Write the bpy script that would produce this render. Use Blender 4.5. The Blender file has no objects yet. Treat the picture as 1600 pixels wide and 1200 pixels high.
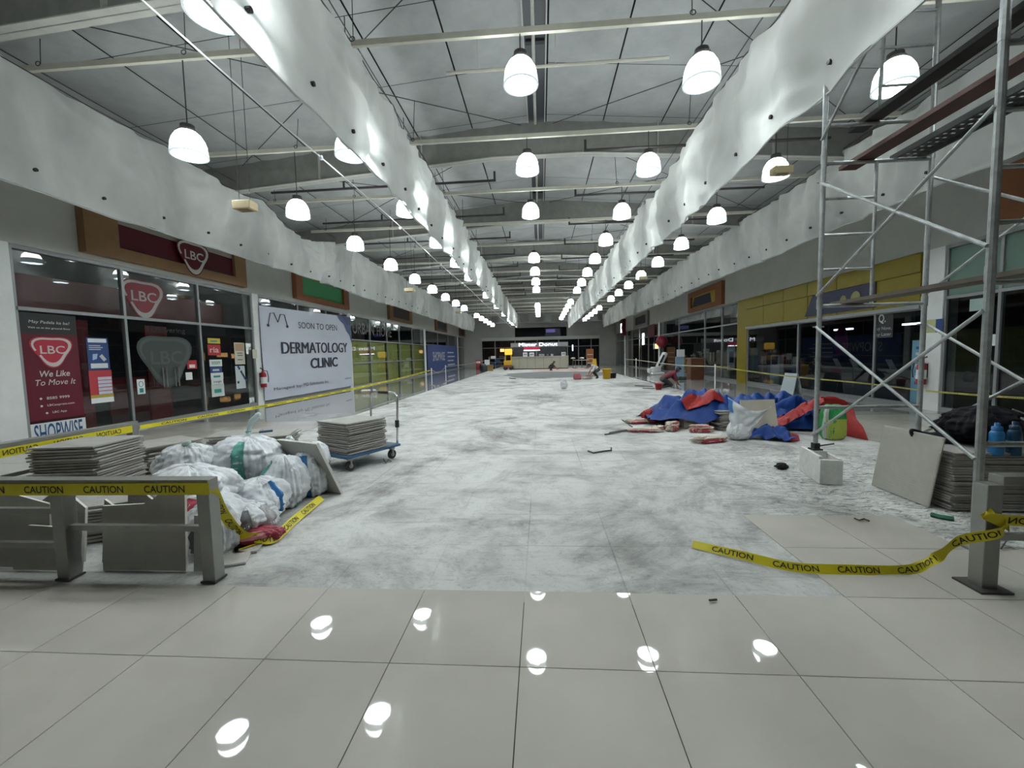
import bpy, math, random
from mathutils import Vector, Matrix, noise
random.seed(7)
R_ = random.Random(11)
SC = bpy.context.scene
COL = SC.collection
# ---------------------------------------------------------------- camera
CX, CY, F = 800.0, 600.0, 650.74
YAW, PITCH, ROLL, H = -0.071, -0.0711, 0.0224, 1.40
_f = Vector((math.sin(YAW)*math.cos(PITCH), math.cos(YAW)*math.cos(PITCH), math.sin(PITCH)))
_r = Vector((math.cos(YAW), -math.sin(YAW), 0)); _u = _r.cross(_f)
_c, _s = math.cos(ROLL), math.sin(ROLL)
CR = _c*_r - _s*_u; CU = _s*_r + _c*_u; CO = Vector((0, 0, H))
cam_d = bpy.data.cameras.new('camera'); cam = bpy.data.objects.new('camera', cam_d); COL.objects.link(cam)
cam_d.sensor_width = 36; cam_d.lens = F/1600*36; cam_d.clip_start = .05; cam_d.clip_end = 300
m = Matrix.Identity(4)
for i in range(3):
    m[i][0] = CR[i]; m[i][1] = CU[i]; m[i][2] = -_f[i]; m[i][3] = CO[i]
cam.matrix_world = m; SC.camera = cam
# ---------------------------------------------------------------- world, exposure
SHADE_E, BULB_E = 16.0, 180.0          # pendant lamp shade and bulb emission
W = bpy.data.worlds.new('world'); SC.world = W; W.use_nodes = True
W.node_tree.nodes['Background'].inputs[0].default_value = (.85, .9, .9, 1)
W.node_tree.nodes['Background'].inputs[1].default_value = .05
SC.view_settings.view_transform = 'Standard'; SC.view_settings.look = 'None'
SC.view_settings.gamma = 1; SC.view_settings.use_curve_mapping = False
SC.view_settings.exposure = 0.84

# ---------------------------------------------------------------- pixel helpers (a pixel gives a direction, the plane it touches the distance)
def ray(x, y): return _f + CR*((x-CX)/F) - CU*((y-CY)/F)
def on(x, y, ax, v):
    d = ray(x, y); return CO + d*((v-CO[ax])/d[ax])
def FL(x, y, z=0.0): return on(x, y, 2, z)
def AY(x, y, v): return on(x, y, 1, v)
LW, RW = -8.7, 8.3
def WLp(x, y): p = on(x, y, 0, LW); return p.y, p.z
def WRp(x, y): p = on(x, y, 0, RW); return p.y, p.z
ORD = ['first', 'second', 'third', 'fourth', 'fifth', 'sixth', 'seventh', 'eighth', 'ninth', 'tenth', 'eleventh', 'twelfth', 'thirteenth', 'fourteenth',
       'fifteenth', 'sixteenth', 'seventeenth', 'eighteenth', 'nineteenth', 'twentieth', 'twenty-first', 'twenty-second', 'twenty-third', 'twenty-fourth', 'twenty-fifth', 'twenty-sixth', 'twenty-seventh', 'twenty-eighth']

# ---------------------------------------------------------------- materials
MATS = {}
def M(name, col, rough=.6, metal=0, spec=.5, vary=0, vscale=4, emit=0, ecol=None, bump=0, bscale=30, trans=0, stretch=None):
    if name in MATS: return MATS[name]
    mt = bpy.data.materials.new(name); mt.use_nodes = True; nt = mt.node_tree; b = nt.nodes['Principled BSDF']
    b.inputs['Base Color'].default_value = (*col, 1); b.inputs['Roughness'].default_value = rough
    b.inputs['Metallic'].default_value = metal; b.inputs['Specular IOR Level'].default_value = spec
    if emit:
        b.inputs['Emission Color'].default_value = (*(ecol or col), 1); b.inputs['Emission Strength'].default_value = emit
    if vary or bump:
        tc = nt.nodes.new('ShaderNodeTexCoord'); mp = nt.nodes.new('ShaderNodeMapping')
        nt.links.new(tc.outputs['Object'], mp.inputs[0])
        if stretch: mp.inputs['Scale'].default_value = stretch
        if vary:
            n = nt.nodes.new('ShaderNodeTexNoise'); n.inputs['Scale'].default_value = vscale; n.inputs['Detail'].default_value = 6
            n.inputs['Roughness'].default_value = .65
            nt.links.new(mp.outputs[0], n.inputs['Vector'])
            cr = nt.nodes.new('ShaderNodeValToRGB'); e = cr.color_ramp.elements
            e[0].position = .3; e[1].position = .7
            e[0].color = (*[c*(1-vary) for c in col], 1); e[1].color = (*[min(1, c*(1+vary)) for c in col], 1)
            nt.links.new(n.outputs['Fac'], cr.inputs[0]); nt.links.new(cr.outputs[0], b.inputs['Base Color'])
        if bump:
            n2 = nt.nodes.new('ShaderNodeTexNoise'); n2.inputs['Scale'].default_value = bscale; n2.inputs['Detail'].default_value = 4
            nt.links.new(mp.outputs[0], n2.inputs['Vector'])
            bp = nt.nodes.new('ShaderNodeBump'); bp.inputs['Strength'].default_value = bump; bp.inputs['Distance'].default_value = .02
            nt.links.new(n2.outputs['Fac'], bp.inputs['Height']); nt.links.new(bp.outputs[0], b.inputs['Normal'])
    MATS[name] = mt; return mt

def glass_mat(name, tint, ior=1.5):
    mt = bpy.data.materials.new(name); mt.use_nodes = True; nt = mt.node_tree; nt.nodes.clear()
    o = nt.nodes.new('ShaderNodeOutputMaterial'); mx = nt.nodes.new('ShaderNodeMixShader'); fr = nt.nodes.new('ShaderNodeFresnel')
    t = nt.nodes.new('ShaderNodeBsdfTransparent'); g = nt.nodes.new('ShaderNodeBsdfGlossy')
    ge = nt.nodes.new('ShaderNodeNewGeometry'); mr = nt.nodes.new('ShaderNodeMapRange'); mr.inputs[3].default_value = ior; mr.inputs[4].default_value = 1/ior   # thin sheet: same reflectance from both faces
    nt.links.new(ge.outputs['Backfacing'], mr.inputs[0]); nt.links.new(mr.outputs[0], fr.inputs[0]); t.inputs[0].default_value = (*tint, 1); g.inputs['Roughness'].default_value = .01
    nt.links.new(fr.outputs[0], mx.inputs[0]); nt.links.new(t.outputs[0], mx.inputs[1]); nt.links.new(g.outputs[0], mx.inputs[2])
    nt.links.new(mx.outputs[0], o.inputs[0]); MATS[name] = mt; return mt

def fabric_mat(name, col, trans=.35):
    """dirty white tarpaulin cloth: stained, lets some light through"""
    mt = bpy.data.materials.new(name); mt.use_nodes = True; nt = mt.node_tree; nt.nodes.clear()
    L = nt.links.new; N = nt.nodes.new
    o = N('ShaderNodeOutputMaterial'); mx = N('ShaderNodeMixShader'); d = N('ShaderNodeBsdfDiffuse'); t = N('ShaderNodeBsdfTranslucent')
    tc = N('ShaderNodeTexCoord'); mp = N('ShaderNodeMapping'); mp.inputs['Scale'].default_value = (1, .9, .5)
    L(tc.outputs['Object'], mp.inputs[0])
    n = N('ShaderNodeTexNoise'); n.inputs['Scale'].default_value = .8; n.inputs['Detail'].default_value = 5; n.inputs['Roughness'].default_value = .5
    n.inputs['Distortion'].default_value = .5
    L(mp.outputs[0], n.inputs['Vector'])
    cr = N('ShaderNodeValToRGB'); e = cr.color_ramp.elements; e[0].position = .30; e[1].position = .66
    e[0].color = (*[c*.62 for c in col], 1); e[1].color = (*col, 1)
    L(n.outputs['Fac'], cr.inputs[0]); L(cr.outputs[0], d.inputs[0]); L(cr.outputs[0], t.inputs[0])
    n2 = N('ShaderNodeTexNoise'); n2.inputs['Scale'].default_value = 9; n2.inputs['Detail'].default_value = 3
    L(mp.outputs[0], n2.inputs['Vector'])
    bp = N('ShaderNodeBump'); bp.inputs['Strength'].default_value = .15; bp.inputs['Distance'].default_value = .03
    L(n2.outputs['Fac'], bp.inputs['Height']); L(bp.outputs[0], d.inputs['Normal'])
    mx.inputs[0].default_value = trans; L(d.outputs[0], mx.inputs[1]); L(t.outputs[0], mx.inputs[2]); L(mx.outputs[0], o.inputs[0])
    MATS[name] = mt; return mt

def concrete_mat():
    mt = bpy.data.materials.new('bare concrete'); mt.use_nodes = True; nt = mt.node_tree; L = nt.links.new; N = nt.nodes.new
    b = nt.nodes['Principled BSDF']; b.inputs['Roughness'].default_value = .75
    tc = N('ShaderNodeTexCoord')
    def nz(scale, det=6, rough=.6, dist=0, st=(1, 1, 1)):
        mp = N('ShaderNodeMapping'); mp.inputs['Scale'].default_value = st; L(tc.outputs['Object'], mp.inputs[0])
        n = N('ShaderNodeTexNoise'); n.inputs['Scale'].default_value = scale; n.inputs['Detail'].default_value = det
        n.inputs['Roughness'].default_value = rough; n.inputs['Distortion'].default_value = dist
        L(mp.outputs[0], n.inputs['Vector']); return n.outputs['Fac']
    def ramp(fac, stops):
        c = N('ShaderNodeValToRGB'); el = c.color_ramp.elements
        while len(el) < len(stops): el.new(.5)
        for i, (p, col) in enumerate(stops): el[i].position = p; el[i].color = (*col, 1)
        L(fac, c.inputs[0]); return c.outputs[0]
    def mul(a, bb, f=1):
        x = N('ShaderNodeMix'); x.data_type = 'RGBA'; x.blend_type = 'MULTIPLY'; x.inputs[0].default_value = f
        L(a, x.inputs[6]); L(bb, x.inputs[7]); return x.outputs[2]
    base = ramp(nz(1.1, 8, .62, .6), [(.28, (.37, .37, .355)), (.5, (.525, .53, .515)), (.72, (.61, .625, .605))])
    smud = ramp(nz(.42, 8, .72, 1.2), [(.33, (.30, .29, .28)), (.50, (1, 1, 1))])
    base = mul(base, smud, .92)
    fine = ramp(nz(2.6, 8, .75, .5), [(.34, (.50, .49, .48)), (.52, (1, 1, 1))])
    base = mul(base, fine, .65)
    speck = ramp(nz(38, 3, .7), [(.30, (.55, .54, .53)), (.44, (1, 1, 1))])
    base = mul(base, speck, .55)
    # adhesive left in lateral streaks
    streak = ramp(nz(2.2, 6, .7, .8, (.45, 2.6, 1)), [(.32, (.45, .45, .45)), (.46, (1, 1, 1))])
    base = mul(base, streak, .45)
    # scratched adhesive on the right of the strip, in front of the tarpaulin
    rough = ramp(nz(3.2, 7, .8, 2.2, (1.6, 3.4, 1)), [(.40, (.22, .22, .21)), (.50, (1, 1, 1)), (.62, (1.25, 1.25, 1.22))])
    sx = N('ShaderNodeSeparateXYZ'); L(tc.outputs['Object'], sx.inputs[0])
    mx_ = N('ShaderNodeMapRange'); mx_.inputs[1].default_value = 1.4; mx_.inputs[2].default_value = 2.8; L(sx.outputs['X'], mx_.inputs[0])
    my_ = N('ShaderNodeMapRange'); my_.inputs[1].default_value = 6.8; my_.inputs[2].default_value = 5.2; L(sx.outputs['Y'], my_.inputs[0])
    mm_ = N('ShaderNodeMath'); mm_.operation = 'MULTIPLY'; L(mx_.outputs[0], mm_.inputs[0]); L(my_.outputs[0], mm_.inputs[1])
    xr = N('ShaderNodeMix'); xr.data_type = 'RGBA'; xr.blend_type = 'MULTIPLY'; L(mm_.outputs[0], xr.inputs[0]); L(base, xr.inputs[6]); L(rough, xr.inputs[7]); base = xr.outputs[2]
    # faint grid of the lifted tiles
    mp = N('ShaderNodeMapping'); mp.inputs['Location'].default_value = (.12, .63, 0); L(tc.outputs['Object'], mp.inputs[0])
    br = N('ShaderNodeTexBrick'); br.offset = 0; br.inputs['Scale'].default_value = 1; br.inputs['Brick Width'].default_value = .6; br.inputs['Row Height'].default_value = .6
    br.inputs['Mortar Size'].default_value = .008; br.inputs['Mortar Smooth'].default_value = .6
    br.inputs['Color1'].default_value = (1, 1, 1, 1); br.inputs['Color2'].default_value = (.93, .93, .93, 1); br.inputs['Mortar'].default_value = (.45, .45, .44, 1)
    L(mp.outputs[0], br.inputs['Vector'])
    x = N('ShaderNodeMix'); x.data_type = 'RGBA'; x.blend_type = 'MULTIPLY'
    msk = ramp(nz(.5, 3, .5), [(.45, (0, 0, 0)), (.62, (.7, .7, .7))]); L(msk, x.inputs[0]); L(base, x.inputs[6]); L(br.outputs[0], x.inputs[7])
    L(x.outputs[2], b.inputs['Base Color'])
    bp = N('ShaderNodeBump'); bp.inputs['Strength'].default_value = .5; bp.inputs['Distance'].default_value = .006
    L(nz(26, 6, .7), bp.inputs['Height']); L(bp.outputs[0], b.inputs['Normal'])
    return mt

def tile_mat(name, col, grid=False):
    mt = bpy.data.materials.new(name); mt.use_nodes = True; nt = mt.node_tree; L = nt.links.new; N = nt.nodes.new
    b = nt.nodes['Principled BSDF']; b.inputs['Roughness'].default_value = .07; b.inputs['Specular IOR Level'].default_value = .62
    geo = N('ShaderNodeNewGeometry'); oi = N('ShaderNodeObjectInfo')
    n = N('ShaderNodeTexNoise'); n.inputs['Scale'].default_value = .9; n.inputs['Detail'].default_value = 6; L(geo.outputs['Position'], n.inputs['Vector'])
    cr = N('ShaderNodeValToRGB'); e = cr.color_ramp.elements; e[0].position = .35; e[1].position = .65
    e[0].color = (*[c*.88 for c in col], 1); e[1].color = (*[c*1.08 for c in col], 1); L(n.outputs['Fac'], cr.inputs[0])
    out = cr.outputs[0]
    x = N('ShaderNodeMix'); x.data_type = 'RGBA'; x.blend_type = 'MULTIPLY'; x.inputs[0].default_value = 1
    mr = N('ShaderNodeMapRange'); mr.inputs[3].default_value = .93; mr.inputs[4].default_value = 1.05; L(oi.outputs['Random'], mr.inputs[0])
    L(out, x.inputs[6]); L(mr.outputs[0], x.inputs[7]); out = x.outputs[2]
    if grid:
        br = N('ShaderNodeTexBrick'); br.offset = 0; br.inputs['Scale'].default_value = 1; br.inputs['Brick Width'].default_value = .6; br.inputs['Row Height'].default_value = .6
        br.inputs['Mortar Size'].default_value = .003; br.inputs['Color1'].default_value = (1, 1, 1, 1); br.inputs['Color2'].default_value = (.95, .95, .95, 1); br.inputs['Mortar'].default_value = (.3, .3, .3, 1)
        mp = N('ShaderNodeMapping'); mp.inputs['Location'].default_value = (.1, .63, 0); L(geo.outputs['Position'], mp.inputs[0]); L(mp.outputs[0], br.inputs['Vector'])
        y = N('ShaderNodeMix'); y.data_type = 'RGBA'; y.blend_type = 'MULTIPLY'; y.inputs[0].default_value = 1; L(out, y.inputs[6]); L(br.outputs[0], y.inputs[7]); out = y.outputs[2]
    L(out, b.inputs['Base Color'])
    n2 = N('ShaderNodeTexNoise'); n2.inputs['Scale'].default_value = 2.0; L(geo.outputs['Position'], n2.inputs['Vector'])
    m2 = N('ShaderNodeMapRange'); m2.inputs[3].default_value = .012; m2.inputs[4].default_value = .04; L(n2.outputs['Fac'], m2.inputs[0]); L(m2.outputs[0], b.inputs['Roughness'])
    MATS[name] = mt; return mt

CONC = concrete_mat()
TILE = tile_mat('polished tile', (.54, .515, .468)); TILEG = tile_mat('polished aisle tile', (.40, .40, .38), True)
GLASS = glass_mat('shop glass', (.84, .87, .86)); CLEAR = glass_mat('dark glass', (.58, .61, .63))
DRAPE = fabric_mat('dirty white drape', (.84, .86, .84))
WALL = M('grey white paint', (.44, .44, .415), .8, vary=.07, vscale=1.2)
COLW = M('white column paint', (.72, .74, .73), .7, vary=.05)
PANELM = M('roof insulation sheet', (.34, .355, .355), .65, vary=.14, vscale=1.6, bump=.5, bscale=3)
BEAM = M('painted steel beam', (.20, .20, .185), .6, vary=.15); FLANGE = M('pale beam flange', (.42, .42, .39), .6, vary=.1)
PIPEM = M('cream painted pipe', (.56, .55, .47), .5, vary=.1); BLACKP = M('black sprinkler pipe', (.025, .022, .022), .5)
ROD = M('dark wire', (.035, .035, .035), .6); ALU = M('anodised aluminium frame', (.27, .28, .29), .45, .4, vary=.06)
GALV = M('galvanised scaffold tube', (.36, .38, .38), .45, .6, vary=.3, vscale=9); STEEL = M('brushed steel rail', (.30, .30, .285), .38, .7, vary=.1)
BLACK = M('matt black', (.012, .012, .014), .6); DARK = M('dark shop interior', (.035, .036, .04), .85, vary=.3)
CHROME = M('chrome', (.7, .7, .7), .15, 1); WHITE = M('white plastic', (.75, .76, .77), .5); PAPER = M('white paper', (.68, .69, .70), .7)
REDL = M('courier red', (.10, .005, .014), .5, spec=.3); REDW = M('red wall panel', (.16, .010, .020), .6); REDB = M('bright red', (.36, .010, .018), .5)
BLUEM = M('poster blue', (.008, .045, .18), .5); TEALM = M('sign teal', (.02, .25, .22), .5); YEL = M('caution yellow', (.70, .60, .015), .45, vary=.06)
INK = M('black ink', (.01, .01, .01), .6); WINK = M('white ink', (.50, .50, .48), .6); GRAYINK = M('grey green vinyl', (.05, .065, .06), .6)
BROWN = M('tan sign surround', (.22, .12, .05), .65, vary=.1); BROWN2 = M('red brown sign surround', (.23, .085, .03), .6, vary=.1)
GREEN = M('green sign face', (.06, .30, .12), .6); REDSIGN = M('maroon sign face', (.075, .005, .012), .5, spec=.3)
EDGE = M('pale broken tile edge', (.66, .65, .61), .7, vary=.1, vscale=20)
SLAB = M('removed tile slab', (.33, .32, .30), .7, vary=.12, vscale=7, bump=.3, bscale=60)
SLABT = M('worn slab face', (.40, .39, .36), .55, vary=.1, vscale=5)
YWALL = M('yellow fascia', (.185, .142, .003), .5, vary=.05, spec=.3); SHADEM = None

# ---------------------------------------------------------------- mesh building
class MB:
    def __init__(s): s.v = []; s.f = []; s.mi = []
    def add(s, vs, fs, mi=0):
        o = len(s.v); s.v += [Vector(v) for v in vs]; s.f += [tuple(i+o for i in f) for f in fs]; s.mi += [mi]*len(fs); return s
    def box(s, c, d, rz=0, mi=0, mat=None):
        x, y, z = d[0]/2, d[1]/2, d[2]/2
        vs = [Vector((a*x, b*y, e*z)) for e in (-1, 1) for b in (-1, 1) for a in (-1, 1)]
        mm = mat if mat is not None else Matrix.Rotation(rz, 3, 'Z')
        return s.add([mm @ v + Vector(c) for v in vs], [(0, 2, 3, 1), (4, 5, 7, 6), (0, 1, 5, 4), (2, 6, 7, 3), (0, 4, 6, 2), (1, 3, 7, 5)], mi)
    def b2(s, a, b, mi=0):
        return s.box([(a[i]+b[i])/2 for i in range(3)], [abs(b[i]-a[i]) for i in range(3)], mi=mi)
    def tube(s, pts, r, n=8, cap=True, mi=0):
        pts = [Vector(p) for p in pts]; rings = []; k = len(pts)
        rr = r if isinstance(r, (list, tuple)) else [r]*k
        t0 = (pts[1]-pts[0]).normalized(); ref = Vector((0, 0, 1)) if abs(t0.z) < .9 else Vector((1, 0, 0))
        u = t0.cross(ref).normalized()
        vs = []
        for i, p in enumerate(pts):
            t = (pts[min(i+1, k-1)]-pts[max(i-1, 0)]).normalized()
            u = (u - t*u.dot(t)).normalized(); w = t.cross(u)
            vs += [p + (u*math.cos(2*math.pi*j/n) + w*math.sin(2*math.pi*j/n))*rr[i] for j in range(n)]
        fs = [(i*n+j, i*n+(j+1) % n, (i+1)*n+(j+1) % n, (i+1)*n+j) for i in range(k-1) for j in range(n)]
        if cap: fs += [tuple(range(n-1, -1, -1)), tuple(range((k-1)*n, k*n))]
        return s.add(vs, fs, mi)
    def lathe(s, prof, c=(0, 0, 0), n=20, mi=0, cap=False):
        c = Vector(c); vs = [c+Vector((r*math.cos(2*math.pi*j/n), r*math.sin(2*math.pi*j/n), z)) for r, z in prof for j in range(n)]
        fs = [(i*n+j, i*n+(j+1) % n, (i+1)*n+(j+1) % n, (i+1)*n+j) for i in range(len(prof)-1) for j in range(n)]
        if cap: fs += [tuple(range(n-1, -1, -1)), tuple(range((len(prof)-1)*n, len(prof)*n))]
        return s.add(vs, fs, mi)
    def prism(s, poly, o, xd, yd, th, mi=0, em=None):
        """polygon (2-D) extruded th along -normal from plane o + x*xd + y*yd"""
        o, xd, yd = Vector(o), Vector(xd), Vector(yd); nn = xd.cross(yd).normalized(); n = len(poly)
        a = [o+xd*p[0]+yd*p[1] for p in poly]; b = [p-nn*th for p in a]
        s.add(a+b, [tuple(range(n)), tuple(range(2*n-1, n-1, -1))]+[(i, n+i, n+(i+1) % n, (i+1) % n) for i in range(n)], mi)
        if em is not None: s.mi[-n:] = [em]*n
        return s
    def grid(s, fn, nu, nv, mi=0, closeu=False):
        vs = [fn(i/nu, j/nv) for j in range(nv+1) for i in range(nu+1)]
        return s.add(vs, [(j*(nu+1)+i, j*(nu+1)+i+1, (j+1)*(nu+1)+i+1, (j+1)*(nu+1)+i) for j in range(nv) for i in range(nu)], mi)
    def build(s, name, mats, parent=None, smooth=False, world=True, bevel=0):
        me = bpy.data.meshes.new(name); off = Vector(parent.location) if (parent is not None and world) else Vector()
        if parent is not None and parent.parent is not None and world: off = off + Vector(parent.parent.location)
        me.from_pydata([v-off for v in s.v], [], s.f); ob = bpy.data.objects.new(name, me); COL.objects.link(ob)
        for mt in (mats if isinstance(mats, (list, tuple)) else [mats]): me.materials.append(mt)
        if any(s.mi): me.polygons.foreach_set('material_index', s.mi)
        if smooth: me.polygons.foreach_set('use_smooth', [True]*len(me.polygons))
        if parent is not None: ob.parent = parent
        if bevel:
            b = ob.modifiers.new('bevel', 'BEVEL'); b.width = bevel; b.segments = 2; b.limit_method = 'ANGLE'
        me.update(); return ob
def tag(o, label=None, cat=None, group=None, kind=None):
    if label: o['label'] = label
    if cat: o['category'] = cat
    if group: o['group'] = group
    if kind: o['kind'] = kind
    return o
def thing(name, label, cat, loc=(0, 0, 0), group=None, rz=0):
    o = bpy.data.objects.new(name, None); COL.objects.link(o); o.location = loc; o.rotation_euler = (0, 0, rz); o.empty_display_size = .1
    return tag(o, label, cat, group)
def struct(o): o['kind'] = 'structure'; return o
def solo(mb, name, mat, label, cat, group=None, smooth=False, bevel=0):
    """a thing that is one mesh, its origin moved to its base"""
    n = len(mb.v); lo = Vector((sum(v.x for v in mb.v)/n, sum(v.y for v in mb.v)/n, min(v.z for v in mb.v)))
    mb.v = [v-lo for v in mb.v]; o = mb.build(name, mat, None, smooth, bevel=bevel); o.location = lo; return tag(o, label, cat, group)
def copy_tree(o, parent=None):
    c = o.copy(); COL.objects.link(c); c.parent = parent
    for ch in list(o.children): copy_tree(ch, c)
    return c
# ---------------------------------------------------------------- lettering: all glyph meshes made in one go
WORDS = ['LBC', 'We Like', 'To Move It', 'May Padala ka ba?', 'Visit us at the ground floor', '8585 9999', 'LBCexpress.com', 'LBC App', 'SHOPWISE', 'SOON TO OPEN', 'DERMATOLOGY', 'CLINIC',
         'Managed by:', 'MD Solutions Inc.', 'CAUTION', 'Mister Donut', 'xoom', 'trangio', 'ria', 'URBAN', 'HOME', 'Buy Now,', 'Pay Later', 'Q.', 'K', 'Delivering', 'SHOPWISE.', 'Cemento', 'robinsons']
GLY = {}
def make_glyphs():
    tmp = []
    for w in WORDS:
        cu = bpy.data.curves.new('t', 'FONT'); cu.body = w; cu.size = 1; cu.resolution_u = 3
        thin = w in ('SOON TO OPEN', 'Managed by:'); bold = not thin and 'M' in w; cu.offset = 0.0 if (thin or bold) else .012
        ob = bpy.data.objects.new('t', cu); COL.objects.link(ob); tmp.append((w, ob))
    dg = bpy.context.evaluated_depsgraph_get(); dg.update()
    for w, ob in tmp:
        me = bpy.data.meshes.new_from_object(ob.evaluated_get(dg))
        vs = [v.co.copy() for v in me.vertices]; fs = [tuple(p.vertices) for p in me.polygons]
        x0 = min(v.x for v in vs); x1 = max(v.x for v in vs); y0 = min(v.y for v in vs); y1 = max(v.y for v in vs)
        GLY[w] = ([((v.x-x0)/(x1-x0), (v.y-y0)/(y1-y0)) for v in vs], fs, (x1-x0)/(y1-y0))
        bpy.data.meshes.remove(me)
    for w, ob in tmp:
        cu = ob.data; bpy.data.objects.remove(ob); bpy.data.curves.remove(cu)
make_glyphs()
def word(mb, w, o, xd, yd, wid, hei, mi=0, shear=0):
    """glyphs of w in the rectangle o + [0,wid]*xd + [0,hei]*yd"""
    uv, fs, _ = GLY[w]; o, xd, yd = Vector(o), Vector(xd), Vector(yd)
    return mb.add([o+xd*((u+shear*v)*wid)+yd*(v*hei) for u, v in uv], fs, mi)
def lettering(w, o, xd, yd, wid, hei, mat, parent, name='lettering', shear=0):
    return word(MB(), w, o, xd, yd, wid, hei, shear=shear).build(name, mat, parent)
# ================================================================ THE SETTING
X0, YE = -.12, 2.37                 # tile grid origin, edge of the lifted floor
CLX, CRX = -4.6, 4.9                # lifted strip between the two aisles
fl = struct(MB().b2((CLX-.05, YE-.1, -.2), (CRX+.05, 47.9, -.006)).build('floor', CONC))
fl['label'] = 'bare scraped concrete floor where the tiles were lifted'
fb = MB()
fb.b2((-13, -4, -.2), (CLX, 48, -.012)); fb.b2((CRX, -4, -.2), (12.6, 48, -.012)); fb.b2((CLX, -4, -.2), (CRX, YE-.1, -.012))
GROUT = M('dark grout', (.06, .058, .052), .9)
ff = struct(fb.build('floor_tiled', GROUT)); ff['label'] = 'polished grey tiled floor around the lifted strip'
tme = {}
def floor_tile(x, y, w=.6, d=.6):
    key = (round(w, 3), round(d, 3))
    g = .0022
    if key not in tme:
        ob = MB().b2((g, g, -.011), (w-g, d-g, 0)).build('floor_tile', TILE, ff); tme[key] = ob.data
    else:
        ob = bpy.data.objects.new('floor_tile', tme[key]); COL.objects.link(ob); ob.parent = ff
    ob.location = (x, y, 0)
for j in range(4):
    for k in range(-8, 7): floor_tile(X0+.6*k, YE-.6*(j+1))
for k in range(3, 7): floor_tile(X0+.6*k, YE)
for k in range(3, 5): floor_tile(X0+.6*k, YE+.6)
for j in range(11):
    for k in range(6): floor_tile(CLX-.6*(k+1), YE+.6*j)
    for k in range(6):
        floor_tile(CRX+.6*k, YE+.6*j, .6 if k < 5 else .4)
for nm, a, b in (('floor_aisle_left', (-12.9, YE+6.6, -.02), (CLX, 47.9, 0)), ('floor_aisle_right', (CRX, YE+6.6, -.02), (12.5, 47.9, 0)),
                 ('floor_shop_left', (-12.9, -3.9, -.02), (CLX-3.6, YE+6.6, -.0005)), ('floor_shop_right', (CRX+3.4, -3.9, -.02), (12.5, YE+6.6, -.0005)),
                 ('floor_near_left', (CLX-3.6, -3.9, -.02), (X0-4.8, YE, -.0005)), ('floor_near_right', (X0+4.2, -3.9, -.02), (CRX+3.4, YE, -.0005)), ('floor_near', (X0-4.8, -3.9, -.02), (X0+4.2, YE-2.4, -.0005))):
    struct(MB().b2(a, b).build(nm, TILEG))

# ---- side walls: fascia above the shops and piers between them
TOPZ, FZ = 5.95, 3.42
PIERS_L = [(-4, 6.4), (12.19, 12.45), (18.45, 18.72), (30.75, 31.2), (43.2, 43.6)]
PIERS_R = [(-4, 3.4), (9.30, 9.75), (17.55, 18.35), (30.0, 30.3), (41.9, 42.4)]
wl = MB().b2((LW-.3, -4, FZ), (LW, 48, TOPZ)); wl.b2((LW-.3, -4, 0), (LW, 6.4, FZ))
struct(wl.build('wall_left', WALL)); 
wr = MB().b2((RW, -4, FZ), (RW+.3, 48, TOPZ)); wr.b2((RW, -4, 0), (RW+.3, 3.4, FZ))
struct(wr.build('wall_right', WALL))
n = 0
for s, P in ((LW, PIERS_L), (RW, PIERS_R)):
    for a, b in P[1:]:
        n += 1; e = .3 if s > 0 else -.3
        struct(MB().b2((s, a, 0), (s+e, b, FZ)).build('trim_%d' % n, YWALL if (s > 0 and abs(a-17.55) < .1) else COLW))
struct(MB().b2((LW+.001, 5.2, 0), (LW+.012, 6.39, 3.42)).build('trim_20', COLW))
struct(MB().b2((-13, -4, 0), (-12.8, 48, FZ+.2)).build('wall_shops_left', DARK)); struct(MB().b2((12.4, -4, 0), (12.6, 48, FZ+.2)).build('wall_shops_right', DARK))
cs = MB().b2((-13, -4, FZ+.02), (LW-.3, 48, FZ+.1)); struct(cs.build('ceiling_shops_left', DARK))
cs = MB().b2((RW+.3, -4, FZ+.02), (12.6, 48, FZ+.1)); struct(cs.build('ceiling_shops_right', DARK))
struct(MB().b2((-13, -4.2, 0), (12.6, -4, TOPZ+.7)).build('wall_behind', WALL))
pn = 0
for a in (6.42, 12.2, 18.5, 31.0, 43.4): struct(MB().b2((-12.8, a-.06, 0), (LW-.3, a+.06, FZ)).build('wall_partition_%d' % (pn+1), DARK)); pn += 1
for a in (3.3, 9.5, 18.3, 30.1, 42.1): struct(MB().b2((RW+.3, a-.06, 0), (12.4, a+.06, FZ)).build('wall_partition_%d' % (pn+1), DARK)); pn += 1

# ---- roof: shallow gable of insulation sheets between rafters
def RZ(x): return 6.56-.085*abs(x)
cl = MB()
for sx in (-1, 1):
    cl.add([(0, -4, 6.66), (sx*9.2, -4, RZ(9.2)+.10), (sx*9.2, 48, RZ(9.2)+.10), (0, 48, 6.66)], [(0, 1, 2, 3)])
ceil = struct(cl.build('ceiling', M('dark roof deck', (.03, .03, .03), .9))); ceil['label'] = 'shallow pitched roof lined with grey insulation sheets'
pv = []
SW, SL = 1.24, 1.6
for vn in range(4):
    rr = random.Random(50+vn)
    def fn(u, v, rr=rr, vn=vn):
        e = min(u, 1-u, v, 1-v); sag = -.035*min(1, e*5)+.014*noise.noise(Vector((u*3+vn*7, v*4, vn)))*min(1, e*8)
        return Vector((.011+u*(SW-.022), .007+v*(SL-.014), sag))
    pv.append(MB().grid(fn, 6, 8).build('insulation_panel', PANELM, ceil, True).data)
for o in list(ceil.children): bpy.data.objects.remove(o)
ang = math.atan(.085)
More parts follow.
